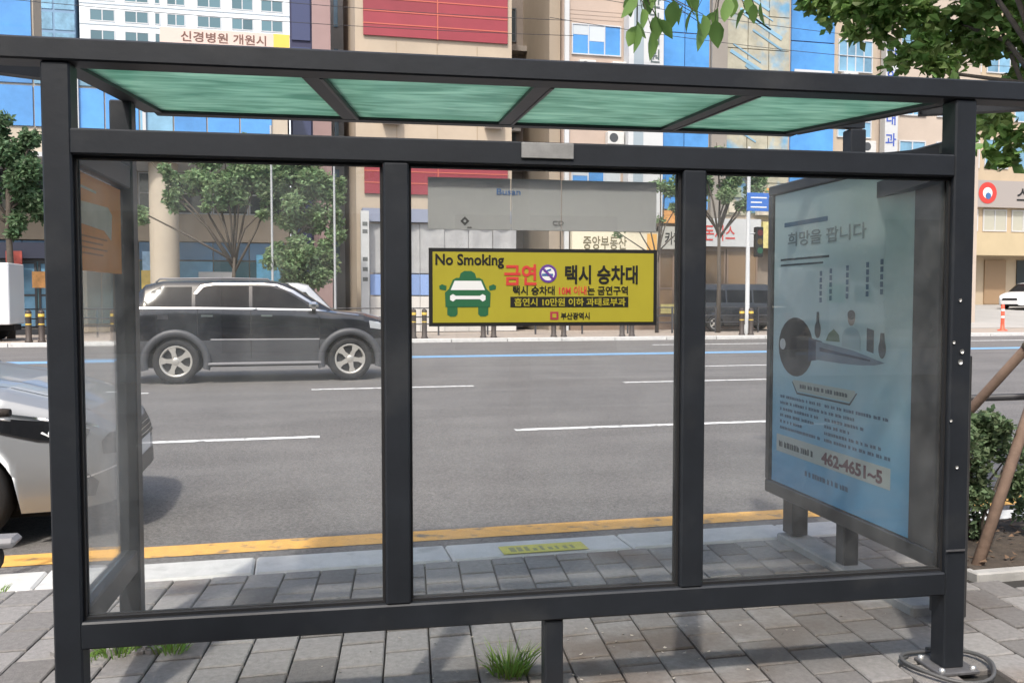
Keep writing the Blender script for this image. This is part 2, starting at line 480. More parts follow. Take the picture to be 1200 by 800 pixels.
for ci in range(-44, 62):
    for ri in range(-13, 8):
        cy = KI - .13 - (ri + (.5 if ci % 2 else 0.0)) * PL
        cy = KI - PL * (ri + .5) - (PL / 2 if ci % 2 else 0)
        if cy > KI - PL / 2 + .001 or cy < -3.0: continue
        cx = ci * PW + K_SH * cy
        if cx > 4.12 and cy > .70: continue     # planting bed
        dx, dy = cx - CAM.x, cy - CAM.y
        dep = dx * sw + dy * cw; lat = dx * cw - dy * sw
        px = 600 + 1066.8 * lat / max(dep, .1); py = 348 + 1066.8 * 1.45 / max(dep, .1)
        vis = dep > .3 and -25 < px < 1225 and py < 815
        cell.append((0 if vis else 1, dep, cx, cy, ci, ri))
# half pavers that close the odd columns at the kerb
cell.sort()
rng = random.Random(3)
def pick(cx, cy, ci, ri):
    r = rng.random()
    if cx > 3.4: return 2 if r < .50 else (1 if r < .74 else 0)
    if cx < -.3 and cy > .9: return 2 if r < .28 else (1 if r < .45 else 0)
    if cx > 1.9 and cy < 1.1: return 2 if r < .34 else (1 if r < .40 else 0)  # extra dark pavers stand in for soft shade from the tree
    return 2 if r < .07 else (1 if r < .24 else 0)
pmesh = []
for k in range(3):
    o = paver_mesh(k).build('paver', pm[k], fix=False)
    pmesh.append(o.data); bpy.data.objects.remove(o)
rest = MB()
for i, (v_, dep, cx, cy, ci, ri) in enumerate(cell):
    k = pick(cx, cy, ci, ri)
    dz = rng.uniform(-.0025, .0015)
    if i < 300 and v_ == 0:
        o = link('paver', pmesh[k], pv, (cx, cy, dz))
        o.rotation_euler = (rng.uniform(-.006, .006), rng.uniform(-.006, .006), rng.uniform(-.006, .006))
    else:
        q = paver_mesh(k); rest.cur = k
        rest.add([(x + cx, y + cy, z + dz) for x, y, z in q.v], q.f)
for ci in range(-44, 62):
    if ci % 2:
        cy = KI - PL / 4; cx = ci * PW + K_SH * cy
        if cx > 4.12: continue
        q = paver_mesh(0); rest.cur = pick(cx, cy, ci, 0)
        rest.add([(x - K_SH * y + K_SH * y * .5 + cx, y * .5 + cy, z) for x, y, z in q.v], q.f)
tag(rest.build('paver', pm, pv, fix=False), kind='stuff')
far_p = sheet('outer_paving', pm[0], -40, -8.4, -8.8, KI - .02, -.004, pv)
far_q = sheet('outer_paving', pm[0], 11.6, 60, -8.8, KI - .02, -.004, pv)
kbed = struct(box('kerb', M['joint'], -40, 60, KI + .004, KR - .004, -.15, -.03))
for i in range(-5, 12):
    x = 1.03 + i * 1.06 - .52
    MB().box(x, x + 1.052, KI + .002, KR, -.12, .006 + rng.uniform(-.003, .003), .012).build('kerb_stone', M['concrete'], kbed)

# ------------------------------------------------------------------ taxi shelter (local frame: x along the back wall, y towards the road)
SH_RZ = R(-3.3)
SW = 3.216
SD_ = .86
sh = thing('taxi_shelter', 'dark grey metal taxi shelter with glass walls and green glass roof', 'shelter', (0, 0, 0), SH_RZ)
F = M['frame']
def fb(name, x0, x1, y0, y1, z0, z1, bev=.006, parent=None, m_=None):
    return MB().box(x0, x1, y0, y1, z0, z1, bev).build(name, m_ or F, parent or sh)
PH = .044
for px_ in (.006, SW):
    po = fb('post', px_ - PH, px_ + PH, -PH, PH, .012, 2.196)
    fb('base_plate', px_ - .085, px_ + .085, -.085, .085, .0, .014, .003, po, M['frame_edge'])
    for sx in (-1, 1):
        for sy in (-1, 1):
            MB().lathe([(.001, .028), (.010, .026), (.012, .014)], 8, c=(px_ + sx * .066, sy * .066, 0)).build('anchor_bolt', M['bolt'], po)
ZR0, ZR1, YF = 2.196, 2.272, 1.20     # roof underside at the back, at the front, front edge
FX, FY = 3.50, 1.22                   # the right front post stands behind the advertising box
for px_, py_, zt_ in ((0, SD_, 2.256), (FX, FY, 2.315)):
    po = fb('post', px_ - .043, px_ + .043, py_ - .043, py_ + .043, .012, zt_)
    fb('base_plate', px_ - .08, px_ + .08, py_ - .08, py_ + .08, .0, .014, .003, po, M['frame_edge'])
po = fb('leg', SW / 2 + .02 - .034, SW / 2 + .02 + .034, -.034, .034, .012, .302)
fb('base_plate', SW / 2 - .04, SW / 2 + .08, -.06, .06, .0, .014, .003, po, M['frame_edge'])
# back wall rails and mullions
fb('middle_rail', PH, SW - PH, -.046, .046, 1.905, 1.988)
fb('bottom_rail', PH, SW - PH, -.046, .046, .302, .392)
for mx_ in (1.075, 2.140):
    fb('mullion', mx_ - .043, mx_ + .043, -.0455, .0455, .3915, 1.9055)
# inner beading that holds each pane, slim dark strips, and the panes
bays = ((PH + .006, 1.031), (1.119, 2.096), (2.184, SW - PH))
for (a, c) in bays:
    pn = MB().box(a + .003, c - .003, -.005, .005, .396, 1.901).build('glass_pane', M['pane'], sh)
    for (x0, x1, z0, z1) in ((a, c, .392, .402), (a, c, 1.895, 1.905), (a, a + .009, .402, 1.895), (c - .009, c, .402, 1.895)):
        for (y0, y1) in ((-.020, -.0055), (.0055, .020)):
            MB().box(x0 + .0005, x1 - .0005, y0, y1, z0 + .0005, z1 - .0005).build('glazing_bead', M['seal'], pn)
# left side wall
for nm, z0, z1 in (('side_rail', 1.893, 1.985), ('side_rail', .302, .398)):
    fb(nm, -.036, .036, PH + .001, SD_ - .044, z0, z1)
MB().box(-.004, .004, PH + .004, SD_ - .046, .402, 1.889).build('glass_pane', M['sidepane'], sh)
# right side rail above the advertising box
MB().beam((SW + .012, PH + .002, 1.955), (FX - .012, FY - .05, 1.955), .06, .075).build('side_rail', F, sh)
MB().beam((SW - .05, YF - .0, ZR1 + .085), (FX + .04, FY, ZR1 + .085), .06, .07).build('roof_arm', F, sh)
# bolts and scuffs on the posts
for (x, z) in ((-.012, 1.47), (.004, .62), (.01, .84)):
    MB().lathe([(.001, .006), (.006, .005), (.008, 0)], 8, axis='Y', c=(x, -PH - .0, z)).build('rivet', M['bolt'], sh)
for (x, z, k) in ((SW - .012, 1.44, .8), (SW + .0, 1.245, 1.1), (SW - .006, 1.205, 1.3), (SW - .035, 1.28, .8), (SW - .04, .98, .7), (SW - .01, .80, .8)):
    MB().lathe([(.001, .005), (.006 * k, .004), (.008 * k, 0)], 8, axis='Y', c=(x, -PH - .005, z)).build('rivet', M['bolt'], sh)
MB().box(SW - .05, SW + .03, -.0525, -.0502, .475, .482).build('scratch', M['frame_edge'], sh)
# roof: back beam, front beam, rafters, green panels
RB = .072
rb = MB().box(-.62, SW + .62, -.055, .055, ZR0, ZR0 + RB, .006).build('roof_beam', F, sh)
rafr = ((.015, .06), (.80, .93), (1.61, 1.66), (2.40, 2.47), (SW - .02, SW - .09))
fbm = MB().box(.06, SW - .06, YF - .035, YF + .035, ZR1, ZR1 + .08, .006).build('roof_beam', F, sh)
for (xa, xb) in rafr:
    MB().beam((xa, .056, ZR0 + .040), (xb, YF - .036, ZR1 + .040), .075, .076).build('rafter', F, sh)
for i in range(4):
    xa0, xb0 = rafr[i]; xa1, xb1 = rafr[i + 1]
    e = .039
    pts = [(xa0 + e, .057, ZR0 + .014), (xa1 - e, .057, ZR0 + .014), (xb1 - e, YF - .037, ZR1 + .014), (xb0 + e, YF - .037, ZR1 + .014)]
    mb = MB()
    P = pts + [(x, y, z + .010) for x, y, z in pts]
    mb.add(P, [(0, 3, 2, 1), (4, 5, 6, 7), (0, 1, 5, 4), (1, 2, 6, 5), (2, 3, 7, 6), (3, 0, 4, 7)])
    pn = mb.build('roof_panel', M['roofglass'], sh)
    # light metal strip along one side of each rafter
for (xa, xb) in rafr[1:]:
    MB().beam((xa + .028, .057, ZR0 + .0005), (xb + .028, YF - .04, ZR1 + .0005), .012, .004).build('trim_strip', M['frame_edge'], sh)
# raking braces that carry the overhanging ends of the back beam
MB().beam((-.50, .05, ZR0 + .032), (-.03, .30, ZR0 + .036), .05, .06).build('brace', F, sh)
MB().beam((SW + .50, .05, ZR0 + .032), (SW + .03, .30, ZR0 + .036), .05, .06).build('brace', F, sh)
# tapered fascia over the right bay
MB().prism([(2.62, 1.960), (3.166, 1.960), (3.166, 2.03), (2.95, 2.005), (2.72, 1.989)], (0, 0, 0), (1, 0, 0), (0, 0, 1), (0, 1, 0), .047, .052).build('fascia', F, sh)
# small name plate on the middle rail
npl = MB().box(1.505, 1.690, -.0535, -.0462, 1.930, 1.984, .002).build('plate', mat('worn_plate', (.33, .33, .32), .5, metal=.3, var=.25, scale=12), sh)

# ------------------------------------------------------------------ yellow notice
def loc_sh(x, y, z): return Matrix.Rotation(SH_RZ, 4, 'Z') @ Vector((x, y, z))
ns = thing('no_smoking_sign', 'yellow no smoking sign with green taxi and Korean lettering', 'sign', loc_sh(1.187, -.009, 1.350), SH_RZ)
sw_, shh = .822, .271
MB().box(0, sw_, -.004, .003, 0, shh).build('backing', M['black'], ns)
MB().box(.013, sw_ - .013, -.0055, -.0042, .013, shh - .013).build('board', M['sign_yellow'], ns)
YT = -.0062
def st(body, x, z, size, m_, wd, bold=0.0):
    return text('lettering', body, size, m_, ns, (x, YT, z), width=wd, bold=bold)
st('No Smoking', .020, .214, .052, M['black'], .240, .0012)
st('금연', .262, .150, .078, M['red'], .115, .0022)
st('택시 승차대', .478, .155, .070, M['black'], .268, .0020)
st('택시 승차대', .292, .112, .034, M['black'], .150, .0008)
st('10M 이내', .455, .112, .034, M['red'], .100, .0006)
st('는 금연구역', .562, .112, .034, M['black'], .150, .0008)
MB().box(.285, .715, YT - .0004, YT + .0006, .066, .103).build('text_bar', M['black'], ns)
o = st('흡연시 10만원 이하 과태료부과', .298, .0725, .030, M['sign_yellow'], .405, .0006); o.location.y = YT - .0012
MB().box(.428, .458, YT - .0004, YT + .0006, .022, .050).build('emblem', mat('emblem_red', (.35, .03, .06), .5), ns)
MB().box(.436, .450, YT - .0012, YT - .0005, .029, .043).build('emblem_mark', M['sign_yellow'], ns)
st('부산광역시', .466, .025, .026, M['black'], .105, .0006)
# no-smoking roundel
def disc(name, m_, cx, cz, r0, r1, y, parent, n=28):
    mb = MB(); P = []
    for k in range(n):
        t = 2 * PI * k / n
        P.append((cx + r1 * math.cos(t), y, cz + r1 * math.sin(t)))
    if r0 > 0:
        for k in range(n):
            t = 2 * PI * k / n
            P.append((cx + r0 * math.cos(t), y, cz + r0 * math.sin(t)))
        mb.add(P, [(k, (k + 1) % n, n + (k + 1) % n, n + k) for k in range(n)])
    else:
        mb.add(P, [tuple(range(n))])
    return mb.build(name, m_, parent, fix=False)
disc('roundel_face', M['white'], .420, .184, 0, .031, YT, ns)
disc('roundel_ring', M['purple'], .420, .184, .024, .032, YT - .0006, ns)
MB().prism([(-.022, -.006), (.018, -.006), (.018, .002), (-.022, .002)], (.42, YT - .0008, .182), (1, 0, 0), (0, 0, 1), (0, 1, 0), 0, .0004).build('cigarette', M['blueprint'], ns)
MB().prism([(-.004, -.003), (.022, -.003), (.022, .003), (-.004, .003)], (.41, YT - .0008, .192), (.94, 0, .3), (-.3, 0, .94), (0, 1, 0), 0, .0004).build('smoke', M['blueprint'], ns)
c_ = math.cos(R(-45)); s_ = math.sin(R(-45))
MB().prism([(-.027, -.004), (.027, -.004), (.027, .004), (-.027, .004)], (.42, YT - .0016, .184), (c_, 0, s_), (-s_, 0, c_), (0, 1, 0), 0, .0004).build('slash', M['purple'], ns)
# taxi pictogram: front view of a cab
def picto(name, poly, m_, y):
    return MB().prism(poly, (.135, y, .112), (1, 0, 0), (0, 0, 1), (0, 1, 0), 0, .0005).build(name, m_, ns)
G_ = M['dkgreen']
picto('roof_lamp', [(-.030, .055), (.030, .055), (.025, .072), (.012, .080), (-.012, .080), (-.025, .072)], G_, YT)
picto('taxi_body', [(-.078, -.045), (.078, -.045), (.080, .005), (.066, .018), (.052, .050), (.040, .056), (-.040, .056), (-.052, .050), (-.066, .018), (-.080, .005)], G_, YT - .0006)
picto('taxi_wheel', [(-.072, -.072), (-.062, -.078), (-.044, -.078), (-.036, -.070), (-.036, -.045), (-.072, -.045)], G_, YT)
picto('taxi_wheel', [(.036, -.070), (.044, -.078), (.062, -.078), (.072, -.072), (.072, -.045), (.036, -.045)], G_, YT)
picto('taxi_mirror', [(-.098, .016), (-.076, .012), (-.074, .028), (-.090, .034), (-.100, .028)], G_, YT)
picto('taxi_mirror', [(.076, .012), (.098, .016), (.100, .028), (.090, .034), (.074, .028)], G_, YT)
picto('windscreen', [(-.060, .014), (.060, .014), (.046, .046), (-.046, .046)], M['white'], YT - .0014)
picto('headlights', [(-.062, -.020), (-.052, -.026), (-.042, -.018), (.042, -.018), (.052, -.026), (.062, -.020), (.062, -.006), (.052, 0), (.042, -.006), (-.042, -.006), (-.052, 0), (-.062, -.006)], M['white'], YT - .0014)

# grey board behind the middle pane (back of a route board)
gb = thing('grey_board', 'plain grey rectangular board above the yellow sign with small marks', 'board', loc_sh(1.187, .0085, 1.686), SH_RZ)
MB().box(0, .290, .0, .006, 0, .180, .001).build('panel', M['greypanel'], gb)
MB().box(.293, .472, .0, .006, 0, .180, .001).build('panel', M['greypanel'], gb)
MB().box(.475, .826, .0, .006, 0, .179, .001).build('panel', M['greypanel'], gb)
text('lettering', 'Busan', .030, M['blueprint'], gb, (.238, -.0012, .124), width=.085, bold=.0003)
text('lettering', 'Dynamic', .016, mat('faded_grey', (.24, .25, .26), .6), gb, (.205, -.0012, .152), width=.06)
MB().prism([(-.016, 0), (0, -.016), (.016, 0), (0, .016)], (.128, -.0013, .030), (1, 0, 0), (0, 0, 1), (0, 1, 0), 0, .0006).build('diamond_mark', M['black'], gb)
disc('diamond_dot', M['greypanel'], .128, .030, 0, .005, -.0018, gb, 10)
MB().box(.136, .152, -.0013, -.0007, .006, .010).build('dash_mark', M['black'], gb)
text('lettering', 'CD', .022, mat('faded_black', (.09, .09, .09), .6), gb, (.440, -.0012, .020), width=.040)

# orange notice on the left side glass
op = thing('orange_poster', 'faded orange notice stuck on the left side glass', 'poster', loc_sh(.0065, .10, 1.545), SH_RZ)
op.scale = (1, 1, .62)
pw_, ph_ = .66, .545
MB().box(0, .0012, 0, pw_, 0, ph_).build('sheet', M['orange'], op)
def op_poly(name, poly, m_):
    MB().prism(poly, (.0018, 0, 0), (0, 1, 0), (0, 0, 1), (1, 0, 0), 0, .0006).build(name, m_, op)
fade = mat('poster_pale', (.55, .47, .40), .6, var=.15, scale=8)
op_poly('printed_block', [(.10, .26), (.40, .25), (.50, .20), (.52, .36), (.46, .40), (.10, .385)], fade)
op_poly('printed_line', [(.08, .46), (.30, .455), (.30, .47), (.08, .475)], fade)
for k in range(4):
    op_poly('printed_line', [(.10, .19 - k * .032), (.44 - .06 * (k % 2), .19 - k * .032), (.44 - .06 * (k % 2), .20 - k * .032), (.10, .20 - k * .032)], mat('poster_rust', (.42, .16, .06), .6))

# ------------------------------------------------------------------ advertising light box on the right
XB, YB0, YB1, ZB0, ZB1 = 3.355, .24, 1.90, .295, 2.10
lb = thing('advertising_box', 'tall grey advertising box with blue car key poster', 'billboard', (0, 0, 0), SH_RZ)
LBM = mat('box_metal', (.060, .060, .060), .4, metal=.3, var=.12)
XT = .095
MB().box(XB + .020, XB + XT - .012, YB0 + .02, YB1 - .02, ZB0 + .02, ZB1 - .02).build('case', LBM, lb)
fw_ = .055
for (y0, y1, z0, z1) in ((YB0, YB1, ZB0, ZB0 + fw_ + .02), (YB0, YB1, ZB1 - fw_, ZB1), (YB0, YB0 + .24, ZB0 + fw_ + .02, ZB1 - fw_), (YB1 - fw_, YB1, ZB0 + fw_ + .02, ZB1 - fw_)):
    MB().box(XB, XB + XT, y0, y1, z0, z1, .006).build('frame', LBM, lb)
# legs
for y in (1.80, .40):
    lg = MB().box(XB + .10, XB + .20, y - .06, y + .06, .056, 1.2, .004).build('leg', LBM, lb)
bk = MB().box(XB + .07, XB + .24, YB0 + .30, YB1 - .02, -.02, .045, .01).build('footing', mat('footing_grey', (.30, .30, .29), .9, var=.2, scale=8, bump=.3), lb)
yl, yr, zt, zb = YB1 - fw_ - .004, YB0 + .244, ZB1 - fw_ - .004, ZB0 + fw_ + .024
PWD, PHT = yl - yr, zt - zb
m, n, l, b = nt('ad_print')
tc = n.new("ShaderNodeTexCoord"); sp = n.new("ShaderNodeSeparateXYZ"); l.new(tc.outputs["Generated"], sp.inputs[0])
rp = n.new("ShaderNodeValToRGB"); e = rp.color_ramp.elements
e[0].position = 0; e[0].color = (.16, .47, .76, 1)
e[1].position = 1; e[1].color = (.58, .72, .71, 1)
x_ = e.new(.14); x_.color = (.22, .54, .80, 1)
x_ = e.new(.36); x_.color = (.42, .68, .80, 1)
x_ = e.new(.55); x_.color = (.62, .78, .80, 1)
l.new(sp.outputs[2], rp.inputs[0]); l.new(rp.outputs[0], b.inputs["Base Color"]); b.inputs["Roughness"].default_value = .5
AD = m
poster = MB().box(XB + .016, XB + .0195, yr, yl, zb, zt).build('poster', AD, lb)
MB().box(XB + .003, XB + .006, yr, yl, zb, zt).build('cover_glass', M['boxglass'], lb)
XP = XB + .0155
def ad_poly(name, poly, m_, lift=0.0):
    """poster coordinates: a to the right (0..1.24), b up (0..1.6) measured from the lower left"""
    return MB().prism(poly, (XP - lift, yl, zb), (0, -1, 0), (0, 0, 1), (-1, 0, 0), 0, .0006).build(name, m_, lb)
def ad_text(body, a, bb, size, m_, wd, bold=0):
    return text('lettering', body, size, m_, lb, (XP - .0012, yl - a, zb + bb), rot=(PI / 2, 0, -PI / 2), width=wd, bold=bold)
navy = mat('key_navy', (.02, .04, .10), .6); kdark = mat('key_black', (.008, .008, .014), .6); ksteel = mat('key_steel', (.20, .27, .36), .4); inkd = mat('ink_dark', (.07, .09, .10), .6); inkb = mat('ink_blue', (.09, .18, .28), .6)
def ell(cx, cy, rx, ry, n=22, t0=0, t1=2 * PI): return [(cx + rx * math.cos(t0 + (t1 - t0) * k / n), cy + ry * math.sin(t0 + (t1 - t0) * k / n)) for k in range(n)]
kz = .80
ad_poly('key_head', ell(.27, kz, .20, .165), kdark)
ad_poly('key_head_badge', ell(.12, kz + .01, .035, .032), M['white'], .0008)
ad_poly('key_neck', [(.42, kz + .06), (.56, kz + .045), (.56, kz - .05), (.42, kz - .07)], navy, .0004)
ad_poly('key_blade', [(.50, kz + .045), (.86, kz + .015), (1.14, kz - .03), (1.06, kz - .045), (.92, kz - .055), (.72, kz - .058), (.50, kz - .055)], ksteel, .0006)
ad_poly('key_groove', [(.54, kz + .012), (1.02, kz - .022), (1.02, kz - .030), (.54, kz - .008)], navy, .0012)
# little figures that stand on the key blade
ad_poly('figure_tree', [(.60, kz + .05), (.74, kz + .05), (.73, kz + .085), (.68, kz + .115), (.63, kz + .09)], mat('ink_green', (.10, .19, .11), .6), .0008)
ad_poly('figure_body', [(.76, kz + .03), (.93, kz + .015), (.93, kz + .085), (.90, kz + .12), (.85, kz + .13), (.79, kz + .12), (.76, kz + .085)], mat('ink_pale', (.44, .58, .62), .6), .0008)
ad_poly('figure_head', ell(.845, kz + .172, .033, .036), mat('ink_skin', (.35, .27, .22), .6), .0009)
ad_poly('figure_hair', ell(.845, kz + .190, .035, .024), kdark, .0014)
ad_poly('figure_block', [(.985, kz + .02), (1.045, kz + .01), (1.045, kz + .12), (.985, kz + .13)], inkd, .0008)
ad_poly('figure_vase', ell(1.115, kz + .035, .03, .045), inkd, .0008)
ad_poly('figure_vase_neck', [(1.095, kz + .07), (1.135, kz + .07), (1.13, kz + .11), (1.10, kz + .11)], inkd, .0009)
ad_poly('figure_vase', ell(.515, kz + .105, .032, .045), inkd, .0008)
ad_poly('figure_vase_neck', [(.50, kz + .14), (.53, kz + .14), (.527, kz + .20), (.503, kz + .20)], inkd, .0009)
# hanging strings of print
for k, a in enumerate((.54, .64, .80, .98, 1.10)):
    for j in range(5):
        b0 = 1.05 + j * .035 + .01 * k
        ad_poly('printed_string', [(a - .012, b0), (a + .012, b0), (a + .012, b0 + .026), (a - .012, b0 + .026)], inkb, .0004)
ad_text('희망을 팝니다', .16, 1.37, .085, mat('ink_mid', (.27, .33, .34), .6), .80, .001)
ad_poly('printed_rule', [(.08, 1.285), (.62, 1.285), (.62, 1.297), (.08, 1.297)], inkd)
ad_poly('printed_rule', [(.08, 1.255), (.56, 1.255), (.56, 1.265), (.08, 1.265)], inkd)
ad_poly('printed_rule', [(.12, 1.475), (.60, 1.475), (.60, 1.50), (.12, 1.50)], inkb)
# caption bracket and paragraph lines: too small to read, rows of broken strokes
ad_poly('caption_plate', [(.30, .555), (.84, .555), (.89, .60), (.89, .615), (.25, .615), (.25, .60)], mat('ink_cream', (.55, .60, .55), .6))
ad_poly('caption_rule', [(.30, .548), (.84, .548), (.90, .605), (.91, .605), (.845, .538), (.295, .538), (.235, .605), (.245, .605)], inkd, .0004)
rr = random.Random(11)
def strokes(a0, a1, bb, h, m_):
    a = a0
    mb = MB()
    while a < a1:
        wd = rr.uniform(.012, .03)
        mb.prism([(a, bb), (a + wd, bb), (a + wd, bb + h * rr.uniform(.7, 1)), (a, bb + h)], (XP - .0006, yl, zb), (0, -1, 0), (0, 0, 1), (-1, 0, 0), 0, .0005)
        a += wd + rr.choice((.005, .006, .02))
    return mb.build('printed_line', m_, lb)
strokes(.33, .82, .575, .022, inkd)
for j in range(6):
    strokes(.10, .10 + (.46, .48, .42, .38, .26, .46)[j], .50 - j * .036, .017, inkb)
    strokes(.60, .60 + (.58, .30, .36, .26, .52, .58)[j], .50 - j * .036, .017, inkb)
ad_poly('phone_band', [(.06, .185), (1.20, .185), (1.20, .285), (.06, .285)], mat('ink_band', (.62, .66, .62), .6))
strokes(.09, .50, .215, .035, inkd)
ad_text('462-4651~5', .58, .203, .085, mat('ink_maroon', (.16, .05, .07), .6), .56, .003)
strokes(.40, .82, .10, .028, inkb)

# coil of grey cable round the foot of the right post
pts = []
for k in range(60):
    t = k / 59 * 2 * PI * 1.9 + 2.2
    r_ = .155 + .012 * math.sin(3 * t) + .006 * k / 60
    pts.append((r_ * math.cos(t) * 1.05, r_ * math.sin(t), .014 + .012 * (k / 59) + .006 * math.sin(2.2 * t)))
pts = [(-.02, -.052, .42), (-.03, -.056, .20), (-.06, -.09, .06)] + pts
p0_ = loc_sh(SW + .0, -.02, 0)
tag(MB().tube(pts[3:], .0075, 8).build('cable_coil', mat('cable_grey', (.09, .09, .09), .5, var=.1), None, p0_, SH_RZ), 'loose coil of grey cable round the foot of the right shelter post', 'cable')

# ------------------------------------------------------------------ vehicles
def lerp_keys(xs, ks, x):
    return float(np.interp(x, xs, ks))
class Car:
    def __init__(s, name, label, K, wheels, tyre_r, rim_r, paint, lower, loc, rz=0.0, sill=.30, clad=.76, arch=.50, crown=.06, ncol=90, group=None, spokes=5, well=True, tyre_w=.23):
        s.K = K; s.side_parts = []
        s.root = thing(name, label, K.get('cat', 'car'), loc, rz, group)
        xs = K['x']
        cols = sorted(set([round(v, 4) for v in np.linspace(xs[0], xs[-1], ncol)] + list(xs)))
        mb = MB(); P = []; NB = 4; NU = 5; NG = 6; NC = 6
        for x in cols:
            zb_ = lerp_keys(xs, K['belt'], x); zr = lerp_keys(xs, K['roof'], x); h = lerp_keys(xs, K['half'], x); rh = lerp_keys(xs, K['rhalf'], x)
            lo = lerp_keys(xs, K['low'], x) if 'low' in K else sill
            for wx in wheels:
                if abs(x - wx) < arch: lo = max(lo, tyre_r + math.sqrt(arch * arch - (x - wx) ** 2) - .02)
            lo = min(lo, zb_ - .03)
            mid = min(max(lo, clad), zb_ - .015)
            pts = [(0, lo if lo > sill + .1 else lo), ]
            pts = []
            for i in range(NB): pts.append(lo + (mid - lo) * i / NB)
            for i in range(NU): pts.append(mid + (zb_ - mid) * i / (NU - 1))
            sec = []
            for z in pts:
                t = (z - sill) / max(.05, zb_ - sill)
                sec.append((h * (1 - .075 * max(0, 1 - t * 1.8) ** 2 - .035 * max(0, (t - .45) / .55) ** 2), z))
            y0, z0 = sec[-1]
            for i in range(1, NG):
                t = i / (NG - 1)
                sec.append((y0 + (rh - y0) * (t ** 1.15), z0 + (zr - z0) * t))
            cr = crown * (1 if zr - zb_ > .2 else .8)
            for i in range(1, NC + 1):
                t = i / NC * PI / 2
                sec.append((rh * math.cos(t) ** .8 if i < NC else 0.0, zr + cr * math.sin(t)))
            full = [(-y, z) for y, z in sec] + [(y, z) for y, z in reversed(sec[:-1])]
            P.append([(x, y, z) for y, z in full])
        n_ = len(P[0]); half_i = n_ // 2
        mb.add([p for r_ in P for p in r_], [])
        g0, g1 = K.get('wind', (9, 9)); r0_, r1_ = K.get('rearwin', (9, 9))
        for i in range(len(P) - 1):
            xm = (cols[i] + cols[i + 1]) / 2
            for j in range(n_ - 1):
                jj = j if j < half_i else n_ - 2 - j
                mi = 0
                if jj < NB: mi = 1
                elif jj >= NB + NU + NG - 2 and (g0 < xm < g1 or r0_ < xm < r1_) : mi = 2
                mb.f.append((i * n_ + j, i * n_ + j + 1, (i + 1) * n_ + j + 1, (i + 1) * n_ + j)); mb.mi.append(mi); mb.sm.append(True)
        for e_, rv in ((0, False), (len(P) - 1, True)):
            f = tuple(e_ * n_ + k for k in range(n_))
            mb.f.append(tuple(reversed(f)) if rv else f); mb.mi.append(0); mb.sm.append(False)
        s.body = mb.build('body', [paint, lower, M['carglass']], s.root)
        bm = bmesh.new(); bm.from_mesh(s.body.data)
        s.bvh = BVHTree.FromBMesh(bm); bm.free()
        hw = max(K['half'])
        # underbody and wheel wells
        MB().box(xs[0] + .25, xs[-1] - .3, -hw * .72, hw * .72, sill - .06, sill + .25).build('underbody', M['well'], s.root)
        if well:
            for wx in wheels:
                wb = MB()
                wb.lathe([(arch - .02, -hw * .86), (arch - .02, hw * .86)], 20, axis='Y', c=(wx, 0, tyre_r))
                wb.lathe([(.02, -hw * .5), (arch - .03, -hw * .5)], 20, axis='Y', c=(wx, 0, tyre_r))
                wb.lathe([(.02, hw * .5), (arch - .03, hw * .5)], 20, axis='Y', c=(wx, 0, tyre_r))
                # keep the upper part only, below the car it would show
                wb2 = MB(); wb2.v = wb.v
                for f in wb.f:
                    if min(wb.v[i][2] for i in f) > sill - .02: wb2.f.append(f); wb2.mi.append(0); wb2.sm.append(False)
                wb2.build('wheel_well', M['well'], s.root, fix=False)
        w0 = None
        for wx in wheels:
            for sd2 in (-1, 1):
                if w0 is None:
                    w0 = s.wheel(tyre_r, rim_r, tyre_w, spokes)
                    wh = w0
                else:
                    wh = copy_tree(w0, s.root)
                wh.location = (wx, sd2 * (hw - .13), tyre_r)
                wh.rotation_euler = (0, random.uniform(0, 6), 0) if sd2 < 0 else (0, random.uniform(0, 6), PI)
    def wheel(s, r, rr_, w_, ns_):
        mb = MB()
        mb.lathe([(rr_ * .98, -w_ * .42), (rr_ * 1.06, -w_ * .5), (r * .93, -w_ * .5), (r * .985, -w_ * .38), (r, -w_ * .2), (r, w_ * .2), (r * .985, w_ * .38), (r * .93, w_ * .5), (rr_, w_ * .5)], 30, axis='Y')
        t = mb.build('wheel', M['tyre'], s.root)
        rm = MB()
        rm.lathe([(rr_ * .99, -w_ * .44), (rr_ * .93, -w_ * .46), (rr_ * .86, -w_ * .40), (rr_ * .84, -.0), (rr_ * .84, w_ * .3)], 30, axis='Y')
        for k in range(ns_):
            a = 2 * PI * k / ns_
            u = Vector((math.cos(a), 0, math.sin(a))); v = Vector((-math.sin(a), 0, math.cos(a)))
            q = [(rr_ * .12, -rr_ * .17), (rr_ * .55, -rr_ * .13), (rr_ * .88, -rr_ * .24), (rr_ * .88, rr_ * .24), (rr_ * .55, rr_ * .13), (rr_ * .12, rr_ * .17)]
            rm.prism(q, (0, 0, 0), u, v, (0, 1, 0), -w_ * .43, -w_ * .33)
        rm.lathe([(.002, -w_ * .46), (rr_ * .2, -w_ * .455), (rr_ * .25, -w_ * .42), (rr_ * .25, -w_ * .3)], 16, axis='Y')
        rm.build('rim', M['rim'], t)
        d_ = MB(); d_.lathe([(.002, -w_ * .12), (rr_ * .83, -w_ * .12)], 20, axis='Y')
        d_.build('brake_disc', mat('brake_dark', (.03, .03, .03), .6), t, fix=False)
        return t
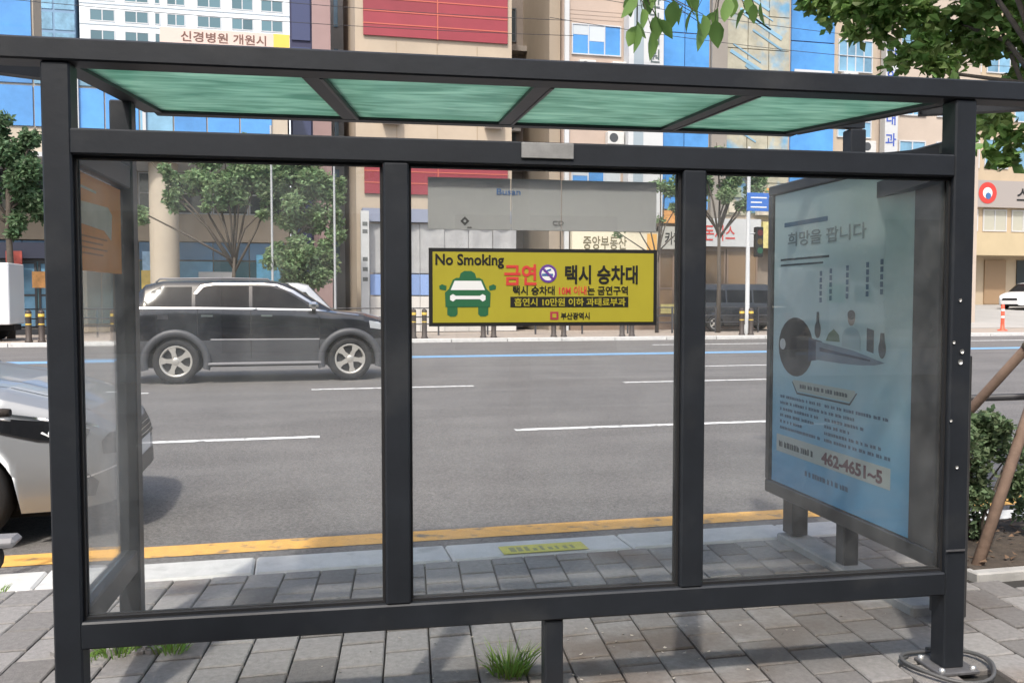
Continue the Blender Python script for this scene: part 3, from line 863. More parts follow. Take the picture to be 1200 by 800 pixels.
    def overlay(s, name, poly, m_, o=(0, 0, 0), u=(1, 0, 0), v=(0, 0, 1), d=(0, 1, 0), off=.004, step=.12, parent=None, thick=0.0):
        o = Vector(o); u = Vector(u).normalized(); v = Vector(v).normalized(); d = Vector(d).normalized()
        bm = bmesh.new()
        bm.faces.new([bm.verts.new((a, b_, 0)) for a, b_ in poly])
        for ax in (0, 1):
            lo_ = min(p[ax] for p in poly); hi_ = max(p[ax] for p in poly)
            k = lo_ + step
            while k < hi_ - 1e-3:
                nn = (1, 0, 0) if ax == 0 else (0, 1, 0)
                bmesh.ops.bisect_plane(bm, geom=list(bm.verts) + list(bm.edges) + list(bm.faces), plane_co=(k, k, 0), plane_no=nn)
                k += step
        bmesh.ops.triangulate(bm, faces=list(bm.faces))
        last = None
        miss = []
        for vv in bm.verts:
            p = o + u * vv.co.x + v * vv.co.y
            h = s.bvh.ray_cast(p - d * 4, d)
            if h[0] is None: miss.append((vv, p))
            else:
                vv.co = h[0] - d * off; last = vv.co.copy()
        for vv, p in miss:
            nr = s.bvh.find_nearest(p)
            vv.co = nr[0] - d * off
        me = bpy.data.meshes.new(name); bm.to_mesh(me); bm.free()
        me.materials.append(m_)
        me.polygons.foreach_set('use_smooth', [True] * len(me.polygons))
        return link(name, me, parent or s.root)
    def both(s, name, poly, m_, off=.004, step=.12, sides=(-1, 1)):
        out = []
        for sd2 in sides:
            out.append(s.overlay(name, poly, m_, d=(0, -sd2, 0), off=off, step=step))
        return out
def strip(pts, w_):
    up = [(x, z + w_ / 2) for x, z in pts]; dn = [(x, z - w_ / 2) for x, z in reversed(pts)]
    return up + dn
def arc(cx, cz, r0, r1, a0, a1, n=14):
    A = [(cx + r1 * math.cos(R(a0 + (a1 - a0) * k / n)), cz + r1 * math.sin(R(a0 + (a1 - a0) * k / n))) for k in range(n + 1)]
    B = [(cx + r0 * math.cos(R(a0 + (a1 - a0) * k / n)), cz + r0 * math.sin(R(a0 + (a1 - a0) * k / n))) for k in range(n, -1, -1)]
    return A + B
seam = mat('panel_seam', (.004, .004, .005), .7)

# black off-road car on the far lanes
KS = dict(x=[-2.36, -2.32, -2.18, -1.93, -1.6, .25, .55, 1.36, 1.95, 2.28, 2.44, 2.50],
          belt=[.95, 1.15, 1.30, 1.335, 1.34, 1.305, 1.30, 1.26, 1.20, 1.11, .98, .80],
          roof=[.97, 1.16, 1.46, 1.74, 1.82, 1.825, 1.78, 1.30, 1.235, 1.14, 1.00, .82],
          half=[.70, .82, .91, .945, .95, .95, .95, .945, .93, .88, .76, .66],
          rhalf=[.60, .64, .66, .68, .70, .70, .70, .80, .80, .74, .62, .52], wind=(.56, 1.35), rearwin=(-2.18, -1.94), cat='car')
suv = Car('black_suv', 'black off-road car with grey wheel flares driving on the far lanes', KS, (-1.40, 1.68), .405, .285, M['blackpaint'], M['cladding'], (0.02, 14.95, -.10), R(1.2), sill=.34, clad=.78, arch=.50, crown=.05, ncol=120)
suv.both('rear_side_window', [(-1.98, 1.40), (-1.12, 1.385), (-1.12, 1.745), (-1.66, 1.74), (-1.80, 1.66)], M['carglass'])
suv.both('rear_door_window', [(-1.06, 1.385), (-.13, 1.37), (-.13, 1.76), (-.72, 1.76), (-1.00, 1.735), (-1.06, 1.66)], M['carglass'])
suv.both('front_door_window', [(-.07, 1.37), (1.02, 1.345), (.86, 1.46), (.50, 1.68), (.24, 1.75), (-.07, 1.76)], M['carglass'])
suv.both('belt_trim', strip([(-2.02, 1.365), (-1.0, 1.362), (0, 1.345), (1.06, 1.322), (1.85, 1.225)], .030), M['chrome'], .009)
suv.both('window_trim', [(-1.04, 1.61), (-.92, 1.745), (-.70, 1.785), (.10, 1.788), (.36, 1.76), (.62, 1.65), (1.00, 1.42), (1.05, 1.36), (1.09, 1.37), (1.03, 1.45), (.66, 1.69), (.38, 1.797), (.10, 1.818), (-.72, 1.815), (-.97, 1.78), (-1.09, 1.62)], M['chrome'], .010, .1)
suv.both('cladding_trim', strip([(-.80, .795), (.2, .79), (1.12, .785)], .022), mat('trim_grey', (.35, .35, .36), .4), .008)
for x_ in (-1.02, -.10, 1.12):
    suv.both('door_seam', [(x_ - .006, .45), (x_ + .006, .45), (x_ + .006, 1.34), (x_ - .006, 1.34)], seam, .003)
for x0 in (-.86, .18):
    suv.both('door_handle', [(x0 - .10, 1.205), (x0 + .10, 1.20), (x0 + .10, 1.235), (x0 - .10, 1.24)], M['chrome'], .022, .06)
suv.both('rear_lamp', [(-2.20, 1.10), (-2.02, 1.10), (-2.00, 1.24), (-2.20, 1.26)], M['redlamp'], .006)
suv.both('fuel_cap', [(-1.70, 1.16), (-1.52, 1.16), (-1.52, 1.25), (-1.70, 1.25)], mat('cap_black', (.03, .03, .034), .25, coat=.5), .005)
suv.both('headlamp', [(2.06, .98), (2.34, .94), (2.34, 1.02), (2.22, 1.09), (2.04, 1.12)], M['lamp'], .006, .06)
for wx in (-1.40, 1.68):
    for sd2 in (-1, 1):
        mb = MB(); N = 22
        for k in range(N + 1):
            a = R(-14 + 208 * k / N)
            for rr2, yy in ((.47, .925), (.50, .985), (.575, .985), (.60, .935)):
                mb.v.append((wx + rr2 * math.cos(a), sd2 * yy, .385 + rr2 * math.sin(a)))
        for k in range(N):
            for j in range(3):
                mb.f.append((k * 4 + j, k * 4 + j + 1, k * 4 + 5 + j, k * 4 + 4 + j)); mb.mi.append(0); mb.sm.append(True)
        mb.build('wheel_flare', M['cladding'], suv.root)
for sd2 in (-1, 1):
    MB().box(-.85, 1.15, min(sd2 * .80, sd2 * 1.0), max(sd2 * .80, sd2 * 1.0), .325, .375, .015).build('side_step', mat('step_grey', (.20, .20, .21), .5), suv.root)
    mr_ = MB().box(.93, 1.10, min(sd2 * .98, sd2 * 1.17), max(sd2 * .98, sd2 * 1.17), 1.335, 1.475, .045).build('wing_mirror', M['chrome'], suv.root)
    MB().box(.98, 1.06, min(sd2 * .90, sd2 * 1.0), max(sd2 * .90, sd2 * 1.0), 1.31, 1.36).build('mirror_arm', M['blackpaint'], mr_)
    MB().tube([(-1.75, sd2 * .60, 1.82), (-1.68, sd2 * .60, 1.885), (-.6, sd2 * .60, 1.905), (.2, sd2 * .60, 1.89), (.28, sd2 * .60, 1.83)], .018, 6).build('roof_rail', mat('rail_grey', (.18, .18, .19), .4), suv.root)
suv.overlay('number_plate', [(-.26, .62), (.26, .62), (.26, .74), (-.26, .74)], M['whitepaint'], u=(0, 1, 0), d=(-1, 0, 0), off=.01)
suv.overlay('grille', [(-.42, .80), (.42, .80), (.46, .96), (-.46, .96)], seam, u=(0, 1, 0), d=(-1, 0, 0), off=.008)

# silver car stopped at the near kerb, only its nose reaches into the picture
KC = dict(x=[-2.25, -2.18, -1.80, -1.2, .15, .45, 1.08, 1.55, 1.85, 2.02, 2.12, 2.18, 2.205],
          belt=[.85, .98, 1.03, 1.03, 1.02, 1.02, 1.005, .93, .845, .77, .69, .60, .52],
          roof=[.87, 1.15, 1.48, 1.58, 1.59, 1.54, 1.045, .965, .875, .795, .712, .62, .54],
          half=[.70, .84, .91, .93, .93, .93, .93, .925, .885, .80, .70, .60, .52],
          rhalf=[.55, .62, .64, .66, .66, .66, .83, .82, .77, .68, .58, .48, .40],
          low=[.34, .30, .24, .22, .22, .22, .22, .22, .22, .225, .23, .25, .30], wind=(.46, 1.07), rearwin=(-2.15, -1.81), cat='car')
sc_ = Car('silver_car', 'silver car stopped at the near kerb, seen from its front corner', KC, (-1.36, 1.25), .335, .235, M['silver'], M['silver'], (-2.56, 3.74, -.10), R(0), sill=.22, clad=.45, arch=.385, crown=.045, ncol=150)
sc_.both('front_door_window', [(-.35, 1.05), (.98, 1.04), (.42, 1.46), (.15, 1.52), (-.35, 1.53)], M['carglass'])
sc_.both('rear_door_window', [(-1.50, 1.07), (-.42, 1.05), (-.42, 1.53), (-1.2, 1.50), (-1.45, 1.32)], M['carglass'])
for x_ in (-.38, 1.02):
    sc_.both('door_seam', [(x_ - .005, .33), (x_ + .005, .33), (x_ + .005, 1.0), (x_ - .005, 1.0)], seam, .003)
for sd2 in (-1, 1):
    dd = Vector((-.62, -sd2 * .78, 0)).normalized()
    uu = Vector((dd.y, -dd.x, 0)) * (1 if sd2 < 0 else -1)
    # poly coordinate a grows towards the car's nose
    def hl(name, poly, m_, off, step=.05):
        return sc_.overlay(name, poly, m_, o=(1.74, sd2 * .82, .055), u=(-uu if (uu.x < 0) else uu), d=dd, off=off, step=step)
    lampb = hl('headlamp', [(-.36, .755), (-.22, .685), (-.04, .625), (.12, .605), (.22, .615), (.25, .665), (.16, .70), (.0, .735), (-.20, .765)], mat('lamp_dark', (.012, .013, .015), .2, coat=.4), .006)
    hl('lamp_trim', [(-.40, .765), (-.22, .672), (-.04, .613), (.12, .593), (.12, .603), (-.04, .624), (-.22, .684), (-.36, .757)], seam, .005)
    hl('day_light', [(-.20, .785), (.0, .742), (.22, .702), (.31, .67), (.31, .682), (.22, .716), (.0, .757), (-.20, .797)], M['chrome'], .010)
    for (ca, cb, r_) in ((.03, .662, .020), (.13, .645, .020)):
        hl('projector', [(ca + r_ * math.cos(2 * PI * k / 12), cb + r_ * math.sin(2 * PI * k / 12)) for k in range(12)], M['lamp'], .012, .02)
        hl('lamp_fin', [(ca - .055, cb + .004), (ca - .012, cb - .026), (ca - .004, cb - .020), (ca - .046, cb + .012)], M['whitepaint'], .013, .03)
        hl('projector_lens', [(ca + r_ * .75 * math.cos(2 * PI * k / 12), cb + r_ * .75 * math.sin(2 * PI * k / 12)) for k in range(12)], mat('projector_dark', (.05, .055, .06), .15), .014, .02)
    hl('corner_grille', [(.33, .50), (.50, .49), (.56, .55), (.52, .62), (.38, .63), (.32, .58)], mat('grille_mesh', (.05, .052, .055), .5, bump=.6, bscale=120), .008)
    hl('bumper_crease', [(.20, .36), (.44, .41), (.44, .42), (.20, .372)], M['whitepaint'], .008)
    hl('fog_recess', [(.04, .25), (.28, .24), (.30, .33), (.20, .41), (.06, .42)], mat('trim_black', (.015, .015, .016), .6), .006)
    hl('fog_trim', [(.05, .26), (.20, .35), (.21, .37), (.06, .29)], M['chrome'], .010)
    MB().box(.62, .74, min(sd2 * .95, sd2 * 1.13), max(sd2 * .95, sd2 * 1.13), 1.02, 1.15, .04).build('wing_mirror', M['silver'], sc_.root)
sc_.overlay('grille', [(-.50, .54), (-.36, .50), (.36, .50), (.50, .54), (.54, .64), (.46, .675), (-.46, .675), (-.54, .64)], mat('grille_black', (.012, .012, .013), .35), u=(0, 1, 0), d=(-1, 0, 0), off=.010, step=.08)
for k in range(4):
    sc_.overlay('grille_bar', [(-.47, .535 + k * .034), (.47, .535 + k * .034), (.47, .542 + k * .034), (-.47, .542 + k * .034)], M['chrome'], u=(0, 1, 0), d=(-1, 0, 0), off=.016, step=.08)
sc_.overlay('lower_intake', [(-.55, .30), (.55, .30), (.46, .42), (-.46, .42)], mat('grille_black', (.012, .012, .013), .35), u=(0, 1, 0), d=(-1, 0, 0), off=.010, step=.08)
sc_.overlay('number_plate', [(-.26, .44), (.26, .44), (.26, .55), (-.26, .55)], M['whitepaint'], u=(0, 1, 0), d=(-1, 0, 0), off=.022, step=.1)
sc_.overlay('lower_lip', [(-.60, .225), (.60, .225), (.58, .25), (-.58, .25)], seam, u=(0, 1, 0), d=(-1, 0, 0), off=.012, step=.08)
for yy in (-.78, .78):
    sc_.overlay('bonnet_seam', [(.98, yy - .005), (2.00, yy * .80 - .005), (2.00, yy * .80 + .005), (.98, yy + .005)], seam, u=(1, 0, 0), v=(0, 1, 0), d=(0, 0, -1), off=.002, step=.1)
    sc_.overlay('bonnet_crease', [(1.10, yy * .62 - .012), (1.98, yy * .46 - .012), (1.98, yy * .46 + .012), (1.10, yy * .62 + .012)], M['silver'], u=(1, 0, 0), v=(0, 1, 0), d=(0, 0, -1), off=.008, step=.1)
sc_.overlay('cowl', [(1.00, -.72), (1.10, -.72), (1.12, 0), (1.10, .72), (1.00, .72), (1.02, 0)], seam, u=(1, 0, 0), v=(0, 1, 0), d=(0, 0, -1), off=.006, step=.1)
for yy in (-.45, .15):
    MB().tube([(1.06, yy, 1.07), (.92, yy + .30, 1.17), (.86, yy + .42, 1.215)], .010, 5).build('wiper', M['black'], sc_.root)

# vehicles beyond the road
KV = dict(x=[-2.45, -2.40, -2.3, -2.0, .9, 1.25, 1.95, 2.25, 2.42, 2.48],
          belt=[.95, 1.1, 1.15, 1.15, 1.12, 1.12, 1.08, 1.02, .88, .70],
          roof=[.97, 1.7, 1.90, 1.97, 1.97, 1.90, 1.16, 1.06, .91, .72],
          half=[.75, .88, .92, .93, .93, .93, .92, .88, .80, .70],
          rhalf=[.62, .70, .74, .76, .76, .74, .82, .76, .66, .56], wind=(1.26, 1.94), rearwin=(-2.4, -2.3), cat='van')
def van(name, label, loc, rz, paint, group=None):
    c = Car(name, label, KV, (-1.5, 1.5), .33, .22, paint, paint, loc, rz, sill=.26, clad=.5, arch=.39, ncol=50, group=group, well=True)
    c.both('side_window', [(-2.1, 1.22), (-1.0, 1.22), (-1.0, 1.75), (-2.0, 1.75)], M['carglass'])
    c.both('side_window', [(-.92, 1.22), (.22, 1.22), (.22, 1.75), (-.92, 1.75)], M['carglass'])
    c.both('side_window', [(.30, 1.20), (1.62, 1.18), (1.15, 1.72), (.30, 1.75)], M['carglass'])
    c.both('tail_lamp', [(-2.36, .95), (-2.24, .95), (-2.22, 1.5), (-2.34, 1.5)], M['redlamp'], .006)
    c.both('headlamp', [(2.05, .80), (2.34, .76), (2.34, .90), (2.06, .98)], M['lamp'], .006)
    for sd2 in (-1, 1):
        MB().box(1.45, 1.58, min(sd2 * .93, sd2 * 1.12), max(sd2 * .93, sd2 * 1.12), 1.16, 1.36, .03).build('wing_mirror', M['black'], c.root)
    return c
van('silver_van', 'pale silver van parked along the far kerb behind the black car', (-.1, 26.9, -.10), R(0), mat('van_silver', (.50, .51, .52), .3, metal=.3, coat=.5))
van('dark_van', 'black van parked before the shops beside the white lamp pole', (19.4, 33.0, .02), R(0), mat('van_black', (.018, .02, .024), .25, coat=.6))
KW = dict(KC); KW['cat'] = 'car'
wc = Car('white_car', 'white car parked at the right edge before the beige shop building', KW, (-1.36, 1.34), .335, .235, M['whitepaint'], M['whitepaint'], (45.7, 45.0, .74), R(196), sill=.22, clad=.45, arch=.385, crown=.045, ncol=50)
wc.both('side_window', [(-.35, 1.05), (.98, 1.04), (.42, 1.46), (.15, 1.52), (-.35, 1.53)], M['carglass'])
wc.both('side_window', [(-1.50, 1.07), (-.42, 1.05), (-.42, 1.53), (-1.2, 1.50), (-1.45, 1.32)], M['carglass'])
wc.overlay('grille', [(-.50, .54), (.50, .54), (.46, .675), (-.46, .675)], seam, u=(0, 1, 0), d=(-1, 0, 0), off=.010, step=.1)
# box truck at the far left
tk = thing('delivery_truck', 'small white box truck with green mark at the far left', 'truck', (-10.15, 30.0, .02), PI)
MB().box(-1.9, .95, -.85, .85, .55, 2.55, .03).build('cargo_box', M['whitepaint'], tk)
cab = MB().prism([(.98, .45), (2.35, .45), (2.38, 1.0), (2.15, 1.25), (1.85, 2.0), (.98, 2.05)], (0, 0, 0), (1, 0, 0), (0, 0, 1), (0, 1, 0), -.80, .80).build('cab', M['whitepaint'], tk)
for sd2 in (-1, 1):
    MB().prism([(1.15, 1.25), (2.02, 1.22), (1.78, 1.88), (1.15, 1.90)], (0, 0, 0), (1, 0, 0), (0, 0, 1), (0, sd2, 0), .803, .808).build('cab_window', M['carglass'], cab)
    MB().prism([(.05, 1.25), (.75, 1.25), (.75, 1.95), (.05, 1.95)], (0, 0, 0), (1, 0, 0), (0, 0, 1), (0, sd2, 0), .853, .858).build('green_mark', mat('truck_green', (.12, .35, .16), .5), tk)
    for wx in (-1.1, 1.75):
        MB().lathe([(.02, -.1), (.2, -.1), (.34, -.09), (.36, -.05), (.36, .05), (.34, .09), (.02, .09)], 18, axis='Y', c=(wx, sd2 * .68, .36)).build('wheel', M['tyre'], tk)
MB().box(-1.9, 2.2, -.4, .4, .35, .54).build('chassis', M['well'], tk)

# ------------------------------------------------------------------ buildings across the road
def wallmat(name, col, **k): return mat(name, col, .85, var=k.get('var', .08), scale=k.get('scale', .7), bump=.15, bscale=20, stain=k.get('stain'), coord='World')
B_beige = wallmat('wall_beige', (0.440, 0.367, 0.282), stain=((.45, .37, .28), .5, .55, .8))
B_cream = wallmat('wall_cream', (0.470, 0.412, 0.330))
B_pink = wallmat('wall_pinkish', (0.440, 0.353, 0.294))
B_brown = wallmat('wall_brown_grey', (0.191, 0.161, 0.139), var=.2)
B_white = wallmat('wall_white', (0.528, 0.544, 0.551))
B_pale = wallmat('wall_pale_grey', (0.404, 0.418, 0.426))
G_blue = mat('blue_glass', (.075, .26, .58), .08, spec=.6, rnd=.16, var=.28, scale=.55, coord='World')  # mottled value imitates uneven reflections in the glass colour
G_sky = mat('sky_glass', (.17, .33, .46), .08, spec=.6, rnd=.25, var=.35, scale=.8, coord='World')  # same reflection-like mottling put into the colour
G_dark = mat('dark_glass', (.035, .045, .052), .08, spec=.6, rnd=.3)
G_teal = mat('teal_glass', (.09, .17, .20), .10, spec=.6, rnd=.25)
FR = mat('window_frame', (.50, .52, .54), .5)
FRD = mat('window_frame_dark', (.06, .065, .07), .5)
def bwin(root, x0, x1, y, z0, z1, g, frame=FR, fwid=.05, nx=1, nz=1, name='window'):
    """window on a wall face at y (facing -y): frame child with one pane per light"""
    mb = MB(); e = fwid
    mb.box(x0, x1, y - .06, y + .02, z0, z0 + e); mb.box(x0, x1, y - .06, y + .02, z1 - e, z1)
    mb.box(x0, x0 + e, y - .06, y + .02, z0 + e, z1 - e); mb.box(x1 - e, x1, y - .06, y + .02, z0 + e, z1 - e)
    wi = (x1 - x0 - e * (nx + 1)) / nx; hi = (z1 - z0 - e * (nz + 1)) / nz
    for i in range(1, nx):
        xx = x0 + i * (wi + e); mb.box(xx, xx + e, y - .055, y + .02, z0 + e, z1 - e)
    for j in range(1, nz):
        zz = z0 + j * (hi + e)
        for i in range(nx):
            xx = x0 + e + i * (wi + e); mb.box(xx, xx + wi, y - .055, y + .02, zz, zz + e)
    f = mb.build(name, frame, root)
    for i in range(nx):
        for j in range(nz):
            xx = x0 + e + i * (wi + e); zz = z0 + e + j * (hi + e)
            MB().box(xx, xx + wi, y - .025, y - .012, zz, zz + hi).build('pane', g, f)
    return f
# 1: office on round columns with blue glass
b1 = thing('office_building', 'beige office building on round columns with blue glass upper floors', 'building')
box('upper_wall', B_cream, -26, .50, 35.0, 50, 6.95, 11.2, b1)
box('left_tower', B_cream, -26, -8.80, 35.01, 36.2, 11.2, 17, b1)
box('soffit', B_white, -26, .55, 34.75, 38.4, 6.78, 6.95, b1)
box('recessed_wall', B_beige, -26, .50, 38.2, 50, 0, 6.78, b1)
for i in range(19):
    x0 = -23.84 + i * 1.25
    if x0 + 1.2 > .5: break
    for z0, z1 in ((7.95, 9.45), (9.55, 11.1)):
        MB().box(x0 + .03, x0 + 1.22, 34.93, 34.995, z0, z1).build('glass_panel', G_blue if x0 < -8.9 or z0 < 9.5 and i % 5 else G_sky, b1)
    if x0 + 1.2 < -8.8:
        for z0, z1 in ((11.3, 12.8), (12.9, 14.4), (14.5, 16.0)):
            MB().box(x0 + .03, x0 + 1.22, 34.93, 34.995, z0, z1).build('glass_panel', G_blue, b1)
for x0 in (-7.3, -4.9):
    box('white_fin', B_white, x0 - .06, x0 + .06, 34.80, 34.925, 7.9, 11.1, b1)
for cx in (-12.2, -4.35):
    MB().lathe([(.56, 0), (.56, 6.78)], 28, c=(cx, 35.7, 0)).build('column', B_cream, b1)
for i in range(9):
    x0 = -13.2 + i * 1.5
    bwin(b1, x0 + .02, x0 + 1.48, 38.19, 5.02, 6.74, G_dark, FR, .05, 1, 2)
    MB().box(x0 + .02, x0 + 1.48, 38.10, 38.195, .35, 3.0).build('shop_glass', G_sky if i in (6,) else G_teal, b1)
    MB().box(x0 + .02, x0 + 1.48, 38.08, 38.195, 3.06, 3.80).build('shop_sign_panel', mat('sign_steel_blue', (.10, .19, .30), .4, rnd=.2), b1)
for (x0, x1, z0, z1, m_) in ((-.9, .2, 1.8, 3.3, mat('poster_cyan', (.16, .48, .72), .5, var=.4, scale=1.5)), (-5.6, -5.0, 1.7, 2.6, mat('poster_gold', (.66, .50, .14), .5, var=.2, scale=3)), (-5.55, -4.95, 2.6, 3.4, mat('poster_sky', (.35, .55, .75), .5, var=.3, scale=3)), (-3.3, -1.9, 2.05, 2.55, B_white)):
    box('poster_panel', m_, x0, x1, 37.98, 38.07, z0, z1, b1)
box('lower_ledge', B_beige, -26, .5, 38.0, 38.18, 3.84, 5.0, b1)
# banner along the roof edge
bn = thing('roof_banner', 'long pale pink banner with dark Korean letters on the roof edge', 'banner', (0, 0, 0))
box('board', mat('banner_pink', (.66, .52, .46), .7), -4.25, .0, 34.62, 34.70, 11.30, 11.88, bn)
box('yellow_end', mat('banner_yellow', (.75, .52, .10), .7), .0, .62, 34.62, 34.70, 11.30, 11.88, bn)
text('lettering', '신경병원', .42, mat('banner_ink', (.16, .08, .06), .6), bn, (-3.5, 34.61, 11.42), width=1.75, bold=.006)
text('lettering', '개원시', .42, mat('banner_ink', (.16, .08, .06), .6), bn, (-1.55, 34.61, 11.42), width=1.25, bold=.006)
for x0 in (-3.8, -1.8, .2):
    MB().box(x0, x0 + .08, 34.71, 34.79, 11.19, 11.85).build('bracket', FRD, bn)
# 2: apartment tower far behind
tw = thing('apartment_tower', 'tall white apartment tower with rows of windows far behind', 'building')
box('wall', mat('tower_white', (.70, .76, .80), .85, var=.04, scale=.1), -31, .3, 150, 172, 0, 72, tw)
for j in range(4):
    z0 = 37.6 + j * 3.15
    for (x0, x1) in ((-29.6, -25.9), (-24.6, -21.0), (-20.2, -19.3), (-18.4, -15.6), (-13.9, -10.2), (-8.7, -5.3), (-4.2, -.7)):
        bwin(tw, x0, x1, 149.98, z0, z0 + 1.9, G_teal, FR, .16, 1 if x1 - x0 < 2 else 2)
    box('floor_band', mat('tower_band', (.55, .62, .68), .8), -31, .3, 149.90, 149.99, z0 - .5, z0 - .3, tw)
b2 = thing('grey_blue_tower', 'hazy blue grey glass tower beside the white apartment tower', 'building')
box('wall', mat('tower_blue', (.16, .27, .40), .3), -44, -31.6, 150, 170, 0, 60, b2)
for j in range(6):
    for i in range(4):
        MB().box(-43.8 + i * 3.1, -41.0 + i * 3.1, 149.9, 149.99, 36 + j * 3.1, 38.6 + j * 3.1).build('glass_panel', G_sky, b2)
# 3: dark tower and its pink stone side
b3 = thing('dark_glass_tower', 'narrow dark blue glass tower with pink stone edge', 'building')
box('wall', wallmat('tower_navy', (0.041, 0.044, 0.088)), .62, 1.55, 38, 50, 0, 20, b3)
box('stone_edge', wallmat('pink_stone', (0.308, 0.221, 0.221)), 1.56, 2.35, 37.9, 50, 0, 20, b3)
for j in range(7):
    MB().box(.70, 1.48, 37.93, 37.99, 2.2 + j * 2.6, 4.5 + j * 2.6).build('glass_panel', mat('navy_glass', (.05, .06, .13), .08), b3)
b4 = thing('white_building', 'bright white building in the gap beside the red louvred building', 'building')
box('wall', B_white, 2.4, 5.2, 44, 52, 0, 22, b4)
for j in range(6):
    MB().box(2.75, 2.95, 43.93, 43.99, 3 + j * 3, 4.9 + j * 3).build('window', G_sky, b4)
# 4: beige building with red louvres
b5 = thing('red_louvre_building', 'beige building with wide red louvre panels', 'building')
box('wall', B_beige, 3.22, 9.80, 35, 48, 0, 17.5, b5)
RED = mat('louvre_red', (.27, .036, .050), .5, rnd=.12, var=.1, scale=1); ORG = mat('louvre_edge', (.50, .12, .08), .5)
for z0, z1 in ((12.15, 14.7), (5.72, 7.15)):
    k = 5 if z1 - z0 > 2 else 3
    hh_ = (z1 - z0) / k
    for half_ in ((3.55, 6.58), (6.64, 9.60)):
        for j in range(k):
            MB().box(half_[0], half_[1], 34.90, 34.97, z0 + j * hh_ + .02, z0 + (j + 1) * hh_ - .03).build('louvre', RED, b5)
            MB().box(half_[0], half_[1], 34.885, 34.99, z0 + (j + 1) * hh_ - .028, z0 + (j + 1) * hh_ + .016).build('louvre_rail', ORG, b5)
    box('louvre_mullion', ORG, 6.585, 6.635, 34.88, 34.99, z0, z1, b5)
for x in (4.9, 6.6, 8.3):
    box('wall_joint', mat('joint_brown', (.36, .29, .21), .9), x - .015, x + .015, 34.985, 35.0, 7.3, 12.0, b5)
for i in range(4):
    bwin(b5, 3.9 + i * 1.5, 4.9 + i * 1.5, 34.99, 9.3, 10.7, G_sky, FR, .05, 2)
TARP = mat('tarp_grey', (.36, .365, .37), .8, var=.22, scale=1.2, bump=.8, bscale=2.5, coord='World')
hd = thing('hoarding', 'tall grey sheet hoarding in front of the beige building', 'hoarding')
for i in range(6):
    x0 = 3.7 + i * 1.02
    mb = MB(); N = 10
    P = []
    for k in range(N + 1):
        t = k / N
        P.append((x0 + 1.0 * t, 34.2 + .05 * math.sin(t * 9 + i), 2.45)); P.append((x0 + 1.0 * t, 34.2 + .05 * math.sin(t * 7 + i * 2 + 1), 4.45))
    mb.add(P, [(2 * k, 2 * k + 2, 2 * k + 3, 2 * k + 1) for k in range(N)], True)
    mb.build('sheet', TARP, hd, fix=False)
    MB().box(x0, x0 + 1.0, 34.18, 34.23, 1.55, 2.40).build('blue_board', mat('board_blue', (.22, .33, .60), .6, rnd=.12), hd)
    MB().box(x0, x0 + 1.0, 34.18, 34.23, .05, 1.5).build('lower_board', mat('board_pale', (.55, .53, .50), .7, rnd=.12), hd)
    MB().tube([(x0 - .01, 34.3, 0.02), (x0 - .01, 34.3, 4.6)], .025, 6).build('post', FR, hd)
box('canopy', mat('canopy_blue', (.24, .27, .36), .6), 3.4, 9.6, 34.0, 34.7, 4.52, 5.05, hd)
sg = thing('column_sign', 'white upright sign post beside the grey hoarding', 'sign')
box('board', B_white, 3.30, 3.62, 33.6, 33.8, .02, 4.9, sg)
for z in (2.1, 2.5, 2.9, 4.0, 4.3):
    box('printed_mark', mat('mark_grey', (.12, .13, .13), .6), 3.36, 3.56, 33.592, 33.599, z, z + .16, sg)
# 5: gap wall
b6 = thing('recessed_building', 'shaded brown grey building set back between two beige ones', 'building')
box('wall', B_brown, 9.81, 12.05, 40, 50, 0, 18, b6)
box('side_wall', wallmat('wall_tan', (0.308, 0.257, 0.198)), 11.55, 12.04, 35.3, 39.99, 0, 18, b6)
for j in range(5):
    bwin(b6, 10.2, 11.2, 39.99, 2.5 + j * 2.8, 4.1 + j * 2.8, G_dark, FRD, .06, 2)
    box('ledge', wallmat('ledge_grey', (0.264, 0.235, 0.206)), 9.82, 11.54, 39.2, 39.98, 1.9 + j * 2.8, 2.15 + j * 2.8, b6)
box('white_shutter', B_white, 10.0, 10.75, 38.6, 38.7, .02, 4.4, b6)
# 6: beige tiled building with blue windows
b7 = thing('tiled_building', 'pinkish beige tiled building with blue strip windows', 'building')
box('wall', B_pink, 12.10, 16.45, 35, 48, 4.5, 17.5, b7)
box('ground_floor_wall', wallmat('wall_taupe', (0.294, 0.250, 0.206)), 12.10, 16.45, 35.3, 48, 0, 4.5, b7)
box('drain_pipe', B_white, 12.12, 12.32, 34.86, 34.99, 0, 17.5, b7)
for j in range(4):
    z0 = 5.9 + j * 3.02
    bwin(b7, 12.45, 14.70, 34.99, z0, z0 + 1.32, G_blue, FR, .05, 3)
for j in range(9):
    box('tile_joint', mat('joint_pink', (.42, .33, .27), .9), 12.33, 14.78, 34.988, 35.0, 7.45 + j * .18 + (j // 3) * 2.47, 7.462 + j * .18 + (j // 3) * 2.47, b7)
vs_ = thing('tower_sign', 'tall white upright sign with dark letters between two facades', 'sign')
box('board', B_white, 14.82, 16.42, 34.3, 34.95, 4.8, 16.5, vs_)
box('grey_stripe', mat('stripe_grey', (.30, .36, .40), .6), 15.05, 15.50, 34.285, 34.299, 4.9, 16.4, vs_)
for k, ch in enumerate('안과의원'):
    text('lettering', ch, .62, mat('sign_ink', (.10, .13, .13), .6), vs_, (15.72, 34.28, 14.0 - k * .78), bold=.008)
